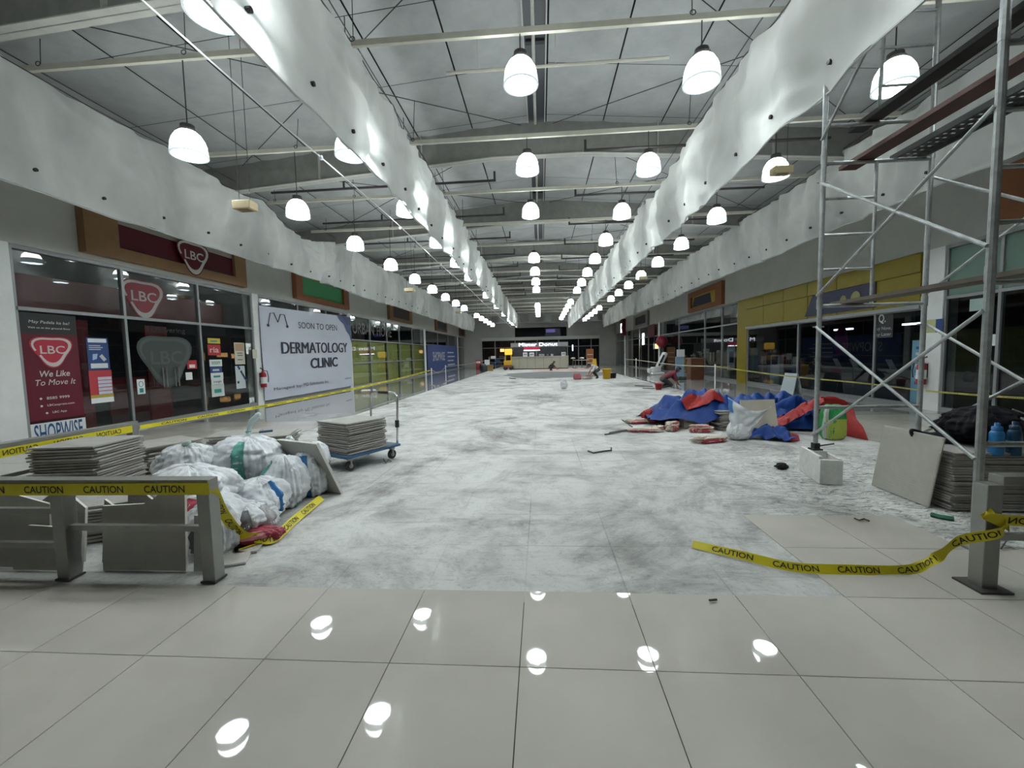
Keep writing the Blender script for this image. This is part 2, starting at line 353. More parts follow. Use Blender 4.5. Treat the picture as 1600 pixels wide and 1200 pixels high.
for sx in (-1, 1):
    for j in range(30):
        if j*SL-.2 > 40: break
        for k in range(7):
            ob = bpy.data.objects.new('insulation_panel', pv[(j*3+k*5) % 4]); COL.objects.link(ob); ob.parent = ceil
            x = .2+k*SW; y = -.2+j*SL
            if sx > 0: ob.location = (x, y, RZ(x)); ob.rotation_euler = (0, ang, 0)
            else: ob.location = (-x, y+SL, RZ(x)); ob.rotation_euler = (0, ang, math.pi)
rv = thing('ridge_vent', 'dark ridge strip running along the roof peak above the centre lamps', 'roof vent', (0, 22, 6.5))
MB().b2((-.19, -3, 6.53), (.16, 47, 6.55)).build('strip', M('dark ridge strip', (.05, .055, .065), .5), rv)
for x in (-.2, .17): MB().b2((x-.012, -3, 6.49), (x+.012, 47, 6.55)).build('edge_flashing', M('pale flashing', (.4, .41, .41), .5), rv)
MB().tube([(-.04, -3, 6.47), (-.04, 46, 6.47)], .03, 8).build('conduit', FLANGE, rv)
for k in range(12): MB().b2((-.17, 4+k*3.2, 6.49), (.14, 4.08+k*3.2, 6.53)).build('cross_strap', BLACK, rv)

def rbz(x): return 5.76-max(0, abs(x)-1.0)*.072
rafY = [4.85+4.75*k for k in range(9)]
for k, y in enumerate(rafY):
    t = thing('roof_rafter', '%s steel roof rafter counted from the camera, deep web with pale bottom flange' % ORD[k], 'beam', (0, y, 5.3), 'roof rafters')
    w = MB(); fg = MB()
    xs = [-8.9, -5, -1, 1, 5, 8.5]
    for a, b in zip(xs, xs[1:]):
        za, zb = rbz(a), rbz(b)
        w.add([(a, y, za), (b, y, zb), (b, y, RZ(b)+.02), (a, y, RZ(a)+.02), (a, y+.015, za), (b, y+.015, zb), (b, y+.015, RZ(b)+.02), (a, y+.015, RZ(a)+.02)], [(0, 1, 2, 3), (5, 4, 7, 6), (0, 4, 5, 1)])
        fg.add([(a, y-.09, za), (b, y-.09, zb), (b, y+.1, zb), (a, y+.1, za), (a, y-.09, za+.016), (b, y-.09, zb+.016), (b, y+.1, zb+.016), (a, y+.1, za+.016)], [(0, 3, 2, 1), (4, 5, 6, 7), (0, 1, 5, 4), (3, 7, 6, 2)])
    w.build('web', BEAM, t); fg.build('bottom_flange', FLANGE, t)
    for x in (-5, -2.6, 2.6, 5): MB().b2((x-.006, y-.08, rbz(x)), (x+.006, y-.001, RZ(x))).build('stiffener', FLANGE, t)

# ---- lateral carrier pipes, one over every line of lamps
PZ, SP = 5.53, 2.588
pipeY = [5.65+SP*k for k in range(-1, 15)]
for k, y in enumerate(pipeY):
    t = thing('carrier_pipe', '%s cream pipe spanning the hall below the roof, counted from the camera' % ORD[k], 'pipe', (0, y, PZ), 'lateral carrier pipes')
    pm = MB(); pm.box((-.3, y, PZ), (14.2, .05, .075)); pm.build('pipe', PIPEM, t)
    for x in (-6.9, -4.75, -2.4, 1.95 if k % 2 else 2.8, 4.6):
        MB().tube([(x, y, PZ), (x+.05*(k % 3-1), y+.03, RZ(x)+.02)], .006, 4).build('hanger_rod', ROD, t)
        MB().tube([(x+.035*math.cos(a), y-.03, PZ+.045+.03*math.sin(a)) for a in [i*math.pi/4 for i in range(9)]], .007, 4, False).build('hook', ROD, t)
# conduit on the right of the near bay
solo(MB().tube([(-1.4, 6.75, 5.80), (2.0, 6.75, 5.80)], .022, 6).tube([(.3, 6.75, 5.8), (.3, 6.75, 6.40)], .006, 4).tube([(-.9, 6.75, 5.8), (-.9, 6.75, 6.36)], .006, 4), 'conduit', PIPEM, 'thin conduit hung across the roof just behind the nearest centre lamp', 'conduit')
for k in range(9):
    y = rafY[1]-.9+2.376*k*1.0
    for sx, nm in ((1, 'right'), (-1, 'left')):
        p = [(.95*1+.0, y, 5.62), (.95, y, 5.42), (5.6, y, 5.40)] if sx > 0 else [(-1.0, y+1.2, 5.62), (-1.0, y+1.2, 5.42), (-6.4, y+1.2, 5.40)]
        mb = MB().tube([p[0], p[1]], .028, 6).tube([(p[1][0]-.028*sx, p[1][1], p[1][2]), p[2]], .028, 6)
        mb.tube([((p[1][0]+p[2][0])/2+.9*sx, p[1][1], 5.41), ((p[1][0]+p[2][0])/2+.9*sx, p[1][1], 5.58)], .026, 6)
        solo(mb, 'sprinkler_pipe', BLACKP, '%s black sprinkler pipe with upturned end on the %s half of the roof' % (ORD[k], nm), 'pipe', 'black sprinkler pipes')
for k in range(7):
    for sx, nm in ((-1, 'left'), (1, 'right')):
        bt = thing('cross_brace', 'crossed pair of thin brace rods in the %s roof bay, %s half' % (ORD[k], nm), 'brace', (sx*3.5, rafY[k]+2.4, 5.9), 'roof cross braces')
        for d in (0, 1):
            y0, y1 = rafY[k]+.1, rafY[k+1]-.1; xa, xb = sx*.35, sx*6.8
            if d: xa, xb = xb, xa
            MB().tube([(xa, y0, RZ(xa)-.10-.03*d), (xb, y1, RZ(xb)-.10-.03*d)], .009, 4).build('rod', ROD, bt)

# ---- hanging drapes
def smooth_noise(a, b, s): return noise.noise(Vector((a, b, s)))
def drape(label, X, z1, z0, ya, yb, seed, sag=.3, bow=.18):
    t = thing('drape', label, 'drape', (X, ya, z0), 'long dirty white drapes hung along the hall')
    L = yb-ya; nu = int(L*11); P = 5.2
    def pos(u, v):
        y = ya+u*L; ph = (y+seed*1.7) % P/P; sg = math.sin(math.pi*ph)**.8
        zt = z1-sag*sg*smooth_noise(y*.13, seed, 3)**2*4-sag*.25*sg; zb = z0+.10*smooth_noise(y*.2, seed, 9)
        z = zt+(zb-zt)*v
        far = min(1, (y-ya)/14)
        x = X+bow*sg*math.sin(math.pi*min(1, v*1.05))*(1 if seed % 2 else -1)*.6
        x += (.05+.05*far)*smooth_noise(y*(1.1+1.4*far)+(1-v)*(ph-.5)*2.4, v*.9, seed)*1.6
        x += .085*abs(smooth_noise(y*.8+v*2.6*(ph-.5), (z-5)*3.2+y*.5*(.5-ph), seed+2))
        x += (.012+.03*far)*math.sin(y*9+4*smooth_noise(y*.5, v, seed)+(ph-.5)*v*14)*(1-.5*v)
        ys_ = ya+((y+seed*1.7-ya)//P+.0)*P; q_ = ((y+seed*1.7) % P); q_ = q_ if q_ < P/2 else q_-P
        rad = q_/(max(0, zt-z)+.45); env = min(1, abs(q_)*1.5)*math.exp(-abs(q_)*.28)
        x += (.11 if y < 16 else .07)*smooth_noise(rad*2.3, seed*2, round((y+seed*1.7-q_)/P))*env*min(1, 2.5*v+.15)
        return Vector((x, y, z))
    MB().grid(pos, nu, 30).build('cloth', DRAPE, t, True)
    MB().tube([pos(i/60, 0)+Vector((0, 0, .015)) for i in range(61)], .009, 5).build('top_wire', ROD, t)
    MB().tube([Vector((X, ya+L*i/40, z1+.06)) for i in range(41)], .008, 5).build('carrier_wire', ROD, t)
    hm = MB(); hm.tube([pos(i/120, 1)+Vector((0, 0, -.005)) for i in range(121)], .014, 5); hm.build('hem', M('hem cloth', (.5, .52, .51), .9), t)
    sd = 1 if X < 0 else -1
    k = 0; y = ya+.35
    while y < min(yb, 26):
        p = pos((y-ya)/L, .83)
        e = MB(); e.tube([p-Vector((.03, 0, 0)), p+Vector((.03, 0, 0))], .026, 8); e.build('eyelet', INK, t)
        y += 1.0
    return t
drape('left one of the two inner drapes, hanging left of the centre lamps', -2.45, 5.6, 4.12, 2.2, 44, 1, .25, .06)
drape('right one of the two inner drapes, swagged between the two right lamp rows', 2.9, 5.56, 4.0, 2.2, 44, 2, .35)
drape('outer drape hanging in front of the left shop signs', -7.07, 5.52, 3.86, 2.2, 44, 3, .28)
drape('outer drape hanging in front of the right shop signs', 6.45, 5.52, 3.98, 2.2, 44, 4, .22)
cb = thing('steel_cable', 'thin white cable stretched the length of the hall beside the left inner drape', 'cable', (-3.05, 2, 4.2))
MB().tube([(-3.05, 1.6+i*1.05, 4.24-.03*math.sin(i*.7)) for i in range(41)], .009, 5).build('wire', WHITE, cb)
for y in (5.9, 9.2, 13, 17): MB().lathe([(.02, -.03), (.03, 0), (.02, .03)], (-3.05, y, 4.23), 6, cap=True).build('clip', WHITE, cb)

# ---- pendant lamps
def shade_material():
    mt = bpy.data.materials.new('prismatic lamp shade'); mt.use_nodes = True; nt = mt.node_tree; L = nt.links.new; N = nt.nodes.new
    b = nt.nodes['Principled BSDF']; b.inputs['Base Color'].default_value = (.8, .85, .88, 1); b.inputs['Roughness'].default_value = .2
    tc = N('ShaderNodeTexCoord'); sp = N('ShaderNodeSeparateXYZ'); L(tc.outputs['Object'], sp.inputs[0])
    cr = N('ShaderNodeValToRGB'); e = cr.color_ramp.elements; e[0].position = 0; e[0].color = (.026, .030, .031, 1); e[1].position = .36; e[1].color = (.7, .74, .75, 1)
    k = e.new(.13); k.color = (.034, .039, .040, 1); k = e.new(.145); k.color = (1, 1, 1, 1)
    L(sp.outputs['Z'], cr.inputs[0])
    b.inputs['Emission Strength'].default_value = SHADE_E; 
    x = N('ShaderNodeMix'); x.data_type = 'RGBA'; x.blend_type = 'MULTIPLY'; x.inputs[0].default_value = 1; x.inputs[7].default_value = (.95, 1, .985, 1)
    L(cr.outputs[0], x.inputs[6]); L(x.outputs[2], b.inputs['Emission Color']); return mt
SHADEM = shade_material()
BULB = M('lamp bulb', (1, 1, 1), .5, emit=BULB_E, ecol=(.96, 1, .985))
def lamp_proto(stem):
    t = thing('pendant_lamp', 'x', 'lamp')
    MB().lathe([(.222, 0), (.224, .05), (.214, .13), (.19, .21), (.15, .28), (.10, .325)], n=24).build('shade', SHADEM, t, True)
    MB().lathe([(.205, .004), (.226, 0), (.228, .012)], n=24).build('rim', M('lamp rim', (.5, .55, .57), .3, emit=.5), t, True)
    MB().lathe([(.112, .318), (.112, .345), (.09, .352), (.085, .41), (.02, .425)], n=16, cap=True).build('cap', M('dark lamp cap', (.05, .048, .045), .5), t)
    MB().lathe([(.012, .06), (.045, .085), (.055, .13), (.04, .18), (.028, .26), (.028, .32)], n=10, cap=True).build('bulb', BULB, t, True)
    MB().tube([(0, 0, .42), (0, 0, stem)], .008, 5).build('stem', ROD, t)
    return t
ROWS = {'C': (-.2, .469, 4.857, [1, 2, 3, 4, 6, 7, 8, 9, 12, 13, 14, 15]), 'LO': (-4.8, 5.65, 4.23, [-1]+list(range(0, 9))+[10, 11, 12, 13, 14]),
        'RI': (2.07, 5.65, 4.74, [-1]+list(range(0, 8))+[9, 10, 11, 12, 13, 14]), 'RO': (4.36, 5.65, 4.53, [-1]+list(range(0, 9))+[10, 11, 12, 13, 14]),
        'LI': (-2.75, 6.2, 4.36, [-1, 0, 1, 2, 3, 4, 6, 8, 10, 12, 13, 14])}
RN = {'C': 'centre row', 'LO': 'leftmost row', 'RI': 'row just right of the centre', 'RO': 'rightmost row', 'LI': 'row behind the left inner drape'}
for rk, (x, y0, z, idx) in ROWS.items():
    proto = lamp_proto(PZ-.035-z if rk != 'LI' else RZ(x)-.01-z)
    for q, i in enumerate(idx):
        o = proto if q == 0 else copy_tree(proto)
        o.location = (x, y0+i*SP, z)
        o['label'] = 'glowing dome pendant lamp, %s from the camera in the %s' % (ORD[q], RN[rk]); o['group'] = 'dome pendant lamps'
# each row's first lamp but LI's is unseen, added to light the near floor
# ---- beige boxes hung among the lamps
for (px, py, yy, w, lab) in ((383, 322, 5.9, .27, 'beige hanging box nearest on the left, above the courier shop'), (1221, 267, 7.6, .30, 'beige hanging box on the right below the second right lamp'),
                         (640, 453, 14.5, .34, 'small hanging box in the distance on the left'), (716, 488, 26, .34, 'farthest hanging box on the left, on a white rod'), (1005, 435, 17.5, .3, 'hanging box in the distance on the right lamp row')):
    p = AY(px, py, yy); t = thing('hanging_box', lab, 'box', p-Vector((0, 0, .066)), 'boxes hung from the roof')
    MB().box(p, (w, .18, .12)).build('body', M('beige box', (.55, .45, .27), .6), t, bevel=.01)
    MB().b2(p-Vector((w*.3, .06, .066)), p+Vector((w*.3, .06, -.0605))).build('grille', M('brown grille', (.2, .16, .1), .7), t)
    for s in (-.3, .3): MB().tube([p+Vector((w*s, 0, .04)), (p.x+w*s, p.y, RZ(p.x)-.02)], .005, 4).build('wire', ROD, t)
# ================================================================ SHOP FRONTS
LX, RX = (0, 1, 0), (0, -1, 0); UP = (0, 0, 1)
wn = [0]; dn = [0]
def front(side, ya, yb, mull, trans, label, zt=FZ, sill=.1, skip=(), glass=None, door=None, frame=ALU):
    """framed glazing: head, sill, mullions, transoms, one pane per opening; door=(i, style) puts a door into the lowest opening i"""
    glass = glass or GLASS; s = LW if side == 'L' else RW; e = -1 if side == 'L' else 1
    wn[0] += 1; t = thing('window_%d' % wn[0], None, None, (s, (ya+yb)/2, 0)); struct(t); t['label'] = label
    xa, xb = s+e*.02, s+e*.10; xg = s+e*.06; w = .055
    def bar(nm, y0, y1, z0, z1): return MB().b2((xa, y0, z0), (xb, y1, z1)).build(nm, frame, t)
    bar('head', ya, yb, zt-.07, zt); bar('sill', ya, yb, 0, sill)
    ys = [ya]+list(mull)+[yb]
    for i, y in enumerate(ys):
        a = y if i == 0 else y-w if i == len(ys)-1 else y-w/2
        bar('mullion', a, a+w, sill, zt-.07)
    zs = [sill]+list(trans)+[zt-.07]
    for i in range(len(ys)-1):
        for z in trans: bar('transom', ys[i]+w/2, ys[i+1]-w/2, z-.03, z+.03)
        for j in range(len(zs)-1):
            if (i, j) in skip: continue
            a, b = ys[i]+w/2, ys[i+1]-w/2; z0, z1 = zs[j]+.02, zs[j+1]-.02
            if door is not None and i == door and j == 0:
                dn[0] += 1; d = thing('door_%d' % dn[0], None, None, (s, (a+b)/2, 0)); struct(d); d['label'] = 'glass double door of the '+label
                mid = (a+b)/2
                for q, (c0, c1) in enumerate(((a+.01, mid-.01), (mid+.01, b-.01))):
                    MB().b2((xg-.004, c0, .03), (xg+.004, c1, z1)).build('pane', glass, d)
                    MB().b2((xg-.02, c0, sill*0+.02), (xg+.02, c1, .1)).build('bottom_rail', frame, d)
                    hy = mid+(-.16 if q == 0 else .16)
                    for o2 in (-.045, .045): MB().tube([(xg-e*.05, hy+o2, .82), (xg-e*.05, hy+o2, 1.28)], .014, 8).build('handle', CHROME, d)
                continue
            MB().b2((xg-.004, a, z0), (xg+.004, b, z1)).build('pane', glass, t)
    return t
front('L', 6.4, 12.19, (8.27, 10.2), (2.36,), 'red courier shop front on the left', door=1)
front('L', 12.45, 18.45, (14.6, 16.6), (3.02,), 'shop front behind the clinic banner', glass=CLEAR)
front('L', 18.72, 30.75, (20.9, 23.3, 25.4, 28), (1.15, 2.25), 'shop front papered in olive yellow on the left', door=2)
front('L', 31.2, 43.2, (35, 39), (2.3,), 'shop front behind the blue banner on the left', glass=CLEAR)
front('L', 43.6, 47.9, (45.5,), (2.3,), 'last shop front on the left')
front('R', 3.4, 9.30, (4.9, 6.5, 8.25), (2.36,), 'dark shop front under a green panel on the right', skip=((0, 1), (1, 1), (2, 1), (3, 1)), glass=CLEAR)
front('R', 9.75, 17.55, (11.08, 14.2), (2.2,), 'phone shop front under the yellow fascia', skip=((0, 1), (1, 1), (2, 1)), glass=CLEAR)
front('R', 18.35, 30.0, (19.95, 22.0, 26), (2.5,), 'gadget shop front past the yellow pier', door=1)
front('R', 30.3, 41.9, (33.2, 36.2, 39), (2.5,), 'restaurant front lit warm on the right')
front('R', 42.4, 47.9, (45,), (2.5,), 'last shop front on the right')
gp = thing('green_panel', 'pale green blanked panel above the dark door on the right', 'panel', (RW, 6.35, 2.39))
for a, b in ((3.46, 4.87), (4.93, 6.47), (6.53, 8.22), (8.28, 9.24)): MB().b2((RW+.05, a, 2.4), (RW+.08, b, 3.34)).build('panel', M('pale green board', (.12, .20, .165), .6), gp)
# ---- fascia of the yellow shop
yf = thing('yellow_fascia', 'yellow panelled fascia over the phone shop on the right', 'fascia', (RW, 13.6, 2.24))
for k in range(6):
    a = 9.8+k*1.29; MB().b2((RW-.03, a, 2.30), (RW+.08, a+1.27, 2.98)).build('panel', YWALL, yf)
    MB().b2((RW-.05, a, 2.99), (RW+.08, a+1.27, 3.40)).build('panel', YWALL, yf)
MB().b2((RW-.06, 9.78, 2.2), (RW+.02, 17.54, 2.29)).build('lower_trim', ALU, yf)
o = MB().prism([(0, 0), (2.75, 0), (2.75, .62), (.35, .62)], (RW-.055, 13.75, 2.36), RX, UP, .04)
sg = thing('shop_sign', 'slanted dark blue sign board on the yellow fascia', 'sign', (RW-.06, 12.4, 2.36)); o.build('board', M('dark violet blue', (.018, .02, .055), .5, spec=.3), sg)
MB().prism([(.17*math.cos(a), .17*math.sin(a)) for a in [i*math.pi/8 for i in range(16)]], (RW-.0575, 11.65, 2.68), RX, UP, .002).build('emblem', M('dull ochre disc', (.18, .17, .05), .6), sg)
MB().prism([(.12*math.cos(a), .14*math.sin(a)) for a in [i*math.pi/8 for i in range(16)]], (RW-.0575, 12.1, 2.66), RX, UP, .002).build('emblem', M('dull ochre disc', (.18, .17, .05), .6), sg)

# ---- sign boxes above the shops
def signbox(side, ya, yb, za, zb, label, sur, face, fr, inset=None):
    s, e = (LW, 1) if side == 'L' else (RW, -1)
    t = thing('sign_box', label, 'sign', (s, (ya+yb)/2, za), 'shop sign boxes'); d = .16; f0, f1, g0, g1 = fr
    b = MB(); y0, y1, z0, z1 = ya+(yb-ya)*f0, ya+(yb-ya)*f1, za+(zb-za)*g0, za+(zb-za)*g1
    for p, q in (((ya, za), (yb, z0)), ((ya, z1), (yb, zb)), ((ya, z0), (y0, z1)), ((y1, z0), (yb, z1))):
        b.b2((s, p[0], p[1]), (s+e*d, q[0], q[1]))
    b.build('surround', sur, t); MB().b2((s+e*.02, y0, z0), (s+e*.07, y1, z1)).build('face', face, t)
    return t, (y0, y1, z0, z1)
lb, r = signbox('L', 7.46, 11.8, 3.52, 4.47, 'tan sign box with maroon face and courier emblem above the red shop', BROWN, REDSIGN, (.15, .9, .24, .90))
MB().b2((LW+.07, r[0], r[3]-.12), (LW+.075, r[1], r[3])).build('light_strip', M('grey strip', (.3, .29, .25), .6), lb)
signbox('L', 14.3, 18.35, 3.55, 4.45, 'tan sign box with plain green face above the clinic banner', BROWN2, GREEN, (.1, .88, .2, .93))
signbox('L', 23.4, 27.6, 3.55, 4.45, 'tan sign box with dark face above the olive shop front', BROWN, M('dark brown face', (.03, .016, .014), .5), (.14, .86, .2, .93))
signbox('L', 34, 38, 3.5, 4.4, 'sign box with dark blue face far along the left wall', BROWN, M('navy face', (.012, .02, .05), .5), (.1, .9, .15, .9))
signbox('L', 44.2, 47, 3.5, 4.3, 'last dark sign box on the left wall', BROWN, BLACK, (.1, .9, .15, .9))
st, r = signbox('R', 19.6, 23.9, 3.45, 4.5, 'brown sign box with navy and yellow face on the right wall', BROWN2, M('deep yellow', (.42, .27, .01), .5), (.16, .9, .2, .75))
MB().prism([(0, 0), (2.5, 0), (2.35, .48), (.25, .48)], (RW-.075, r[1]-.05, r[2]+.04), RX, UP, .01).build('navy_board', M('navy face', (.012, .02, .05), .5), st)
signbox('R', 32.7, 37.6, 3.4, 4.5, 'grey sign box with black face far along the right wall', M('grey surround', (.2, .19, .17), .6), BLACK, (.12, .85, .2, .8))
signbox('R', 4.2, 8.17, 3.5, 4.5, 'red brown sign box at the right edge above the green panel', BROWN2, BROWN2, (.1, .9, .15, .9))
rs = thing('lit_sign', 'small white glowing emblem sign on a red block far right', 'sign', (RW-.2, 42, 3.1)); MB().b2((RW-.3, 41.6, 3.0), (RW-.01, 43, 4.6)).build('block', REDSIGN, rs)
lettering('K', (RW-.31, 42.6, 3.3), RX, UP, .6, .9, M('white glow', (1, 1, 1), .5, emit=5), rs)

# ---- emblem: rounded shield with white swooshes
def shield(n=36, k=1.0):
    pts = []
    for i in range(n):
        a = 2*math.pi*i/n+math.pi/2
        r = 1/(1+.20*math.cos(3*(a-math.pi/2)))**.9*.5*k
        pts.append((r*math.cos(a)*1.12, r*math.sin(a)))
    return pts
def emblem(c, xd, s, parent, white, red, e=1):
    """c centre of the emblem, layers proud of each other along e*X"""
    c = Vector(c); X = Vector((e, 0, 0))
    MB().prism([(p[0]*s, p[1]*s) for p in shield()], c+X*.006, xd, UP, .006).build('emblem_back', red, parent)
    MB().prism([(p[0]*s*.93, p[1]*s*.93) for p in shield()], c+X*.009, xd, UP, .003).build('emblem_swoosh', white, parent)
    xv = Vector(xd)
    MB().prism([(p[0]*s*.80+s*-.02, p[1]*s*.74) for p in shield()], c+X*.012+Vector((0, 0, .02*s)), xd, UP, .003).build('emblem_field', red, parent)
    for dx, dz, a in ((-.39, -.08, .55), (.15, .45, .0)):
        MB().prism([(-.07*s, -.09*s), (.07*s, -.09*s), (.07*s, .09*s), (-.07*s, .09*s)], c+X*.0125+xv*(dx*s)+Vector((0, 0, dz*s)), (xv*math.cos(a)+Vector((0, 0, math.sin(a)))), (Vector((0, 0, math.cos(a)))-xv*math.sin(a)), .003).build('emblem_gap', red, parent) if dx < 0 else None
    lettering('LBC', c+X*.0155-xv*(.36*s)-Vector((0, 0, .13*s)), xd, UP, .72*s, .27*s, white, parent)
emblem((LW+.16, 9.95, 4.0), LX, .78, lb, WINK, REDL)
# red courier shop: inside walls, window emblem, posters
rp = thing('red_partition', 'dark red partition panels inside the courier shop', 'partition', (-9.6, 9.3, 0))
for a, b, x in ((6.5, 8.1, -9.4), (9.55, 10.15, -9.6), (10.3, 12.1, -11.5)): MB().b2((x-.05, a, 0), (x, b, 2.3 if a < 10 else 1.0)).build('panel', REDW, rp)
MB().b2((-9.7, 6.5, 2.45), (-9.6, 12.1, 3.1)).build('bulkhead', REDW, rp)
we = thing('window_emblem', 'courier emblem sticker on the upper middle pane of the red shop', 'sticker', (LW-.05, 8.8, 2.8)); emblem((LW-.055, 8.75, 2.85), LX, .82, we, M('dull white vinyl', (.30, .30, .29), .6), REDW)
de = thing('door_emblem', 'faint grey courier emblem etched on the glass door', 'sticker', (LW-.05, 9.25, 1.0)); emblem((LW-.055, 9.2, 1.5), LX, 1.15, de, GRAYINK, M('dark green grey vinyl', (.028, .038, .035), .6))
lettering('Delivering', (LW-.045, 8.85, 2.06), LX, UP, .9, .15, INK, de)
def poster(label, p0, p1, mat, cat='poster', side='L', off=-.0555, th=.004, name='poster'):
    """flat sheet between two pixel corners (upper left, lower right) on the shop wall plane"""
    f = WLp if side == 'L' else WRp; s, e = (LW, 1) if side == 'L' else (RW, -1)
    (ya, zt), (yb, zb) = f(*p0), f(*p1)
    t = thing(name, label, cat, (s+e*off, (ya+yb)/2, zb)); MB().b2((s+e*off, ya, zb), (s+e*(off+th), yb, zt)).build('sheet', mat, t)
    return t, min(ya, yb), max(ya, yb), zb, zt, s+e*(off+th+.002)
t, ya, yb, zb, zt, x = poster('tall maroon courier poster with white slogan on the left shop window', (33, 487), (136, 648), REDL)
w = yb-ya; h = zt-zb
MB().b2((x-.001, ya, zt-h*.19), (x, yb, zt)).build('black_header', BLACK, t)
lettering('May Padala ka ba?', (x+.001, ya+w*.14, zt-h*.10), LX, UP, w*.72, h*.035, WINK, t, shear=.02); lettering('Visit us at the ground floor', (x+.001, ya+w*.12, zt-h*.145), LX, UP, w*.76, h*.02, WINK, t)
emblem((x, ya+w*.5, zb+h*.66), LX, w*.62, t, WINK, M('emblem red', (.38, .01, .03), .5))
lettering('We Like', (x+.001, ya+w*.22, zb+h*.405), LX, UP, w*.56, h*.058, WINK, t, shear=.04); lettering('To Move It', (x+.001, ya+w*.13, zb+h*.325), LX, UP, w*.74, h*.055, WINK, t, shear=.04)
for i, s in enumerate(('8585 9999', 'LBCexpress.com', 'LBC App')): lettering(s, (x+.001, ya+w*(.32 if i < 2 else .4), zb+h*(.19-.07*i)), LX, UP, w*(.42, .5, .26)[i], h*.026, WINK, t)
for i in range(3): MB().prism([(.02*math.cos(a), .02*math.sin(a)) for a in [k*math.pi/4 for k in range(8)]], (x+.001, ya+w*(.22 if i < 2 else .3), zb+h*(.203-.07*i)), LX, UP, .001).build('icon', WINK, t)
t, ya, yb, zb, zt, x = poster('supermarket name strip at the foot of the maroon poster', (50, 664), (140, 682), PAPER, 'sign'); lettering('SHOPWISE', (x, ya+.06, zb+.03), LX, UP, (yb-ya)-.12, (zt-zb)-.05, M('supermarket blue', (.01, .07, .2), .5), t)
t, ya, yb, zb, zt, x = poster('blue poster with white header and phone picture on the red shop window', (138, 527), (176, 577), BLUEM); w = yb-ya; h = zt-zb
MB().b2((x, ya+w*.06, zt-h*.15), (x+.001, yb-w*.08, zt-h*.03)).build('header_strip', PAPER, t); MB().b2((x, ya+w*.1, zb+h*.05), (x+.001, yb-w*.1, zb+h*.2)).build('footer_strip', PAPER, t)
for k in range(3): MB().b2((x, ya+w*.08, zb+h*(.74-.06*k)), (x+.001, ya+w*(.62+.1*(k % 2)), zb+h*(.765-.06*k))).build('text_line', WINK, t)
MB().prism([(0, 0), (.2*w, .04*h), (.26*w, .2*h), (.03*w, .19*h)], (x+.001, ya+w*.2, zb+h*.3), LX, UP, .001).build('card_picture', M('pale blue', (.35, .45, .6), .5), t)
MB().prism([(0, .1*h), (.14*w, .17*h), (.34*w, 0), (.2*w, -.06*h)], (x+.001, ya+w*.52, zb+h*.32), LX, UP, .001).build('phone_picture', WINK, t)
t, ya, yb, zb, zt, x = poster('red and white rate sheet below the blue poster', (142, 579), (182, 627), M('leaflet red', (.42, .03, .04), .5)); w = yb-ya; h = zt-zb
for k in range(5): MB().b2((x, ya+w*.36, zb+h*(.70-.11*k)), (x+.001, yb-w*.03, zb+h*(.79-.11*k))).build('white_row', M('lilac row', (.5, .52, .62), .5), t)
MB().b2((x, ya, zb+h*.17), (x+.001, yb, zb+h*.25)).build('yellow_row', M('olive yellow', (.42, .36, .03), .5), t); MB().b2((x, ya, zb), (x+.001, yb, zb+h*.16)).build('white_foot', PAPER, t)
t, ya, yb, zb, zt, x = poster('small white sticker with green figures on the glass door', (217, 593), (231, 615), PAPER, 'sticker'); w = yb-ya; h = zt-zb
MB().tube([(x, (ya+yb)/2+w*.28*math.cos(a), zb+h*.68+h*.18*math.sin(a)) for a in [i*math.pi/6 for i in range(13)]], .006, 4).build('ring', TEALM, t); MB().b2((x, ya+w*.25, zb+h*.1), (x+.001, yb-w*.25, zb+h*.4)).build('figure', TEALM, t)
for i, (lab, p0, p1, mt, tx, tm) in enumerate((('yellow sticker at the top of the sticker column', (327, 528), (347, 537), M('sticker yellow', (.5, .4, .02), .5), None, None), ('red money transfer sticker', (327, 538), (348, 555), REDB, 'ria', WINK),
      ('white sticker with green word below the red one', (330, 562), (350, 572), PAPER, 'xoom', M('green ink', (.02, .25, .1), .5)), ('blue sticker in the sticker column', (331, 573), (350, 582), BLUEM, None, None),
      ('white sticker with green square', (332, 583), (352, 592), PAPER, None, None), ('white sticker lettered in black', (333, 593), (352, 600), PAPER, 'trangio', INK), ('pale sticker at the bottom of the column', (333, 601), (354, 618), M('pale mint paper', (.55, .6, .55), .6), None, None))):
    t, ya, yb, zb, zt, x = poster(lab, p0, p1, mt, 'sticker')
    if tx: lettering(tx, (x, ya+(yb-ya)*.15, zb+(zt-zb)*.25), LX, UP, (yb-ya)*.7, (zt-zb)*.5, tm, t)
    else: MB().b2((x, ya+(yb-ya)*.2, zb+(zt-zb)*.3), (x+.001, ya+(yb-ya)*.75, zb+(zt-zb)*.6)).build('print', TEALM if i != 3 else WINK, t)
t, ya, yb, zb, zt, x = poster('tan and white notice at the right of the courier window', (368, 535), (386, 569), M('notice cream', (.52, .50, .40), .6), 'notice')
MB().b2((x, ya+.03, zb+(zt-zb)*.62), (x+.001, yb-.03, zt-.03)).build('photo', M('tan photo', (.42, .27, .16), .6), t); [MB().b2((x, ya+.1, zb+(zt-zb)*q), (x+.001, yb-.1, zb+(zt-zb)*q+.02)).build('text_line', INK, t) for q in (.2, .4, .5)]
t, ya, yb, zb, zt, x = poster('dotted blue and white notice below the tan one', (370, 572), (387, 606), M('notice pale blue', (.5, .55, .58), .6), 'notice')
for q in range(9): MB().b2((x, ya+.05+(q*37 % 10)*.035, zb+.15+(q*53 % 10)*.05), (x+.001, ya+.12+(q*37 % 10)*.035, zb+.22+(q*53 % 10)*.05)).build('blot', BLUEM if q % 2 else INK, t)
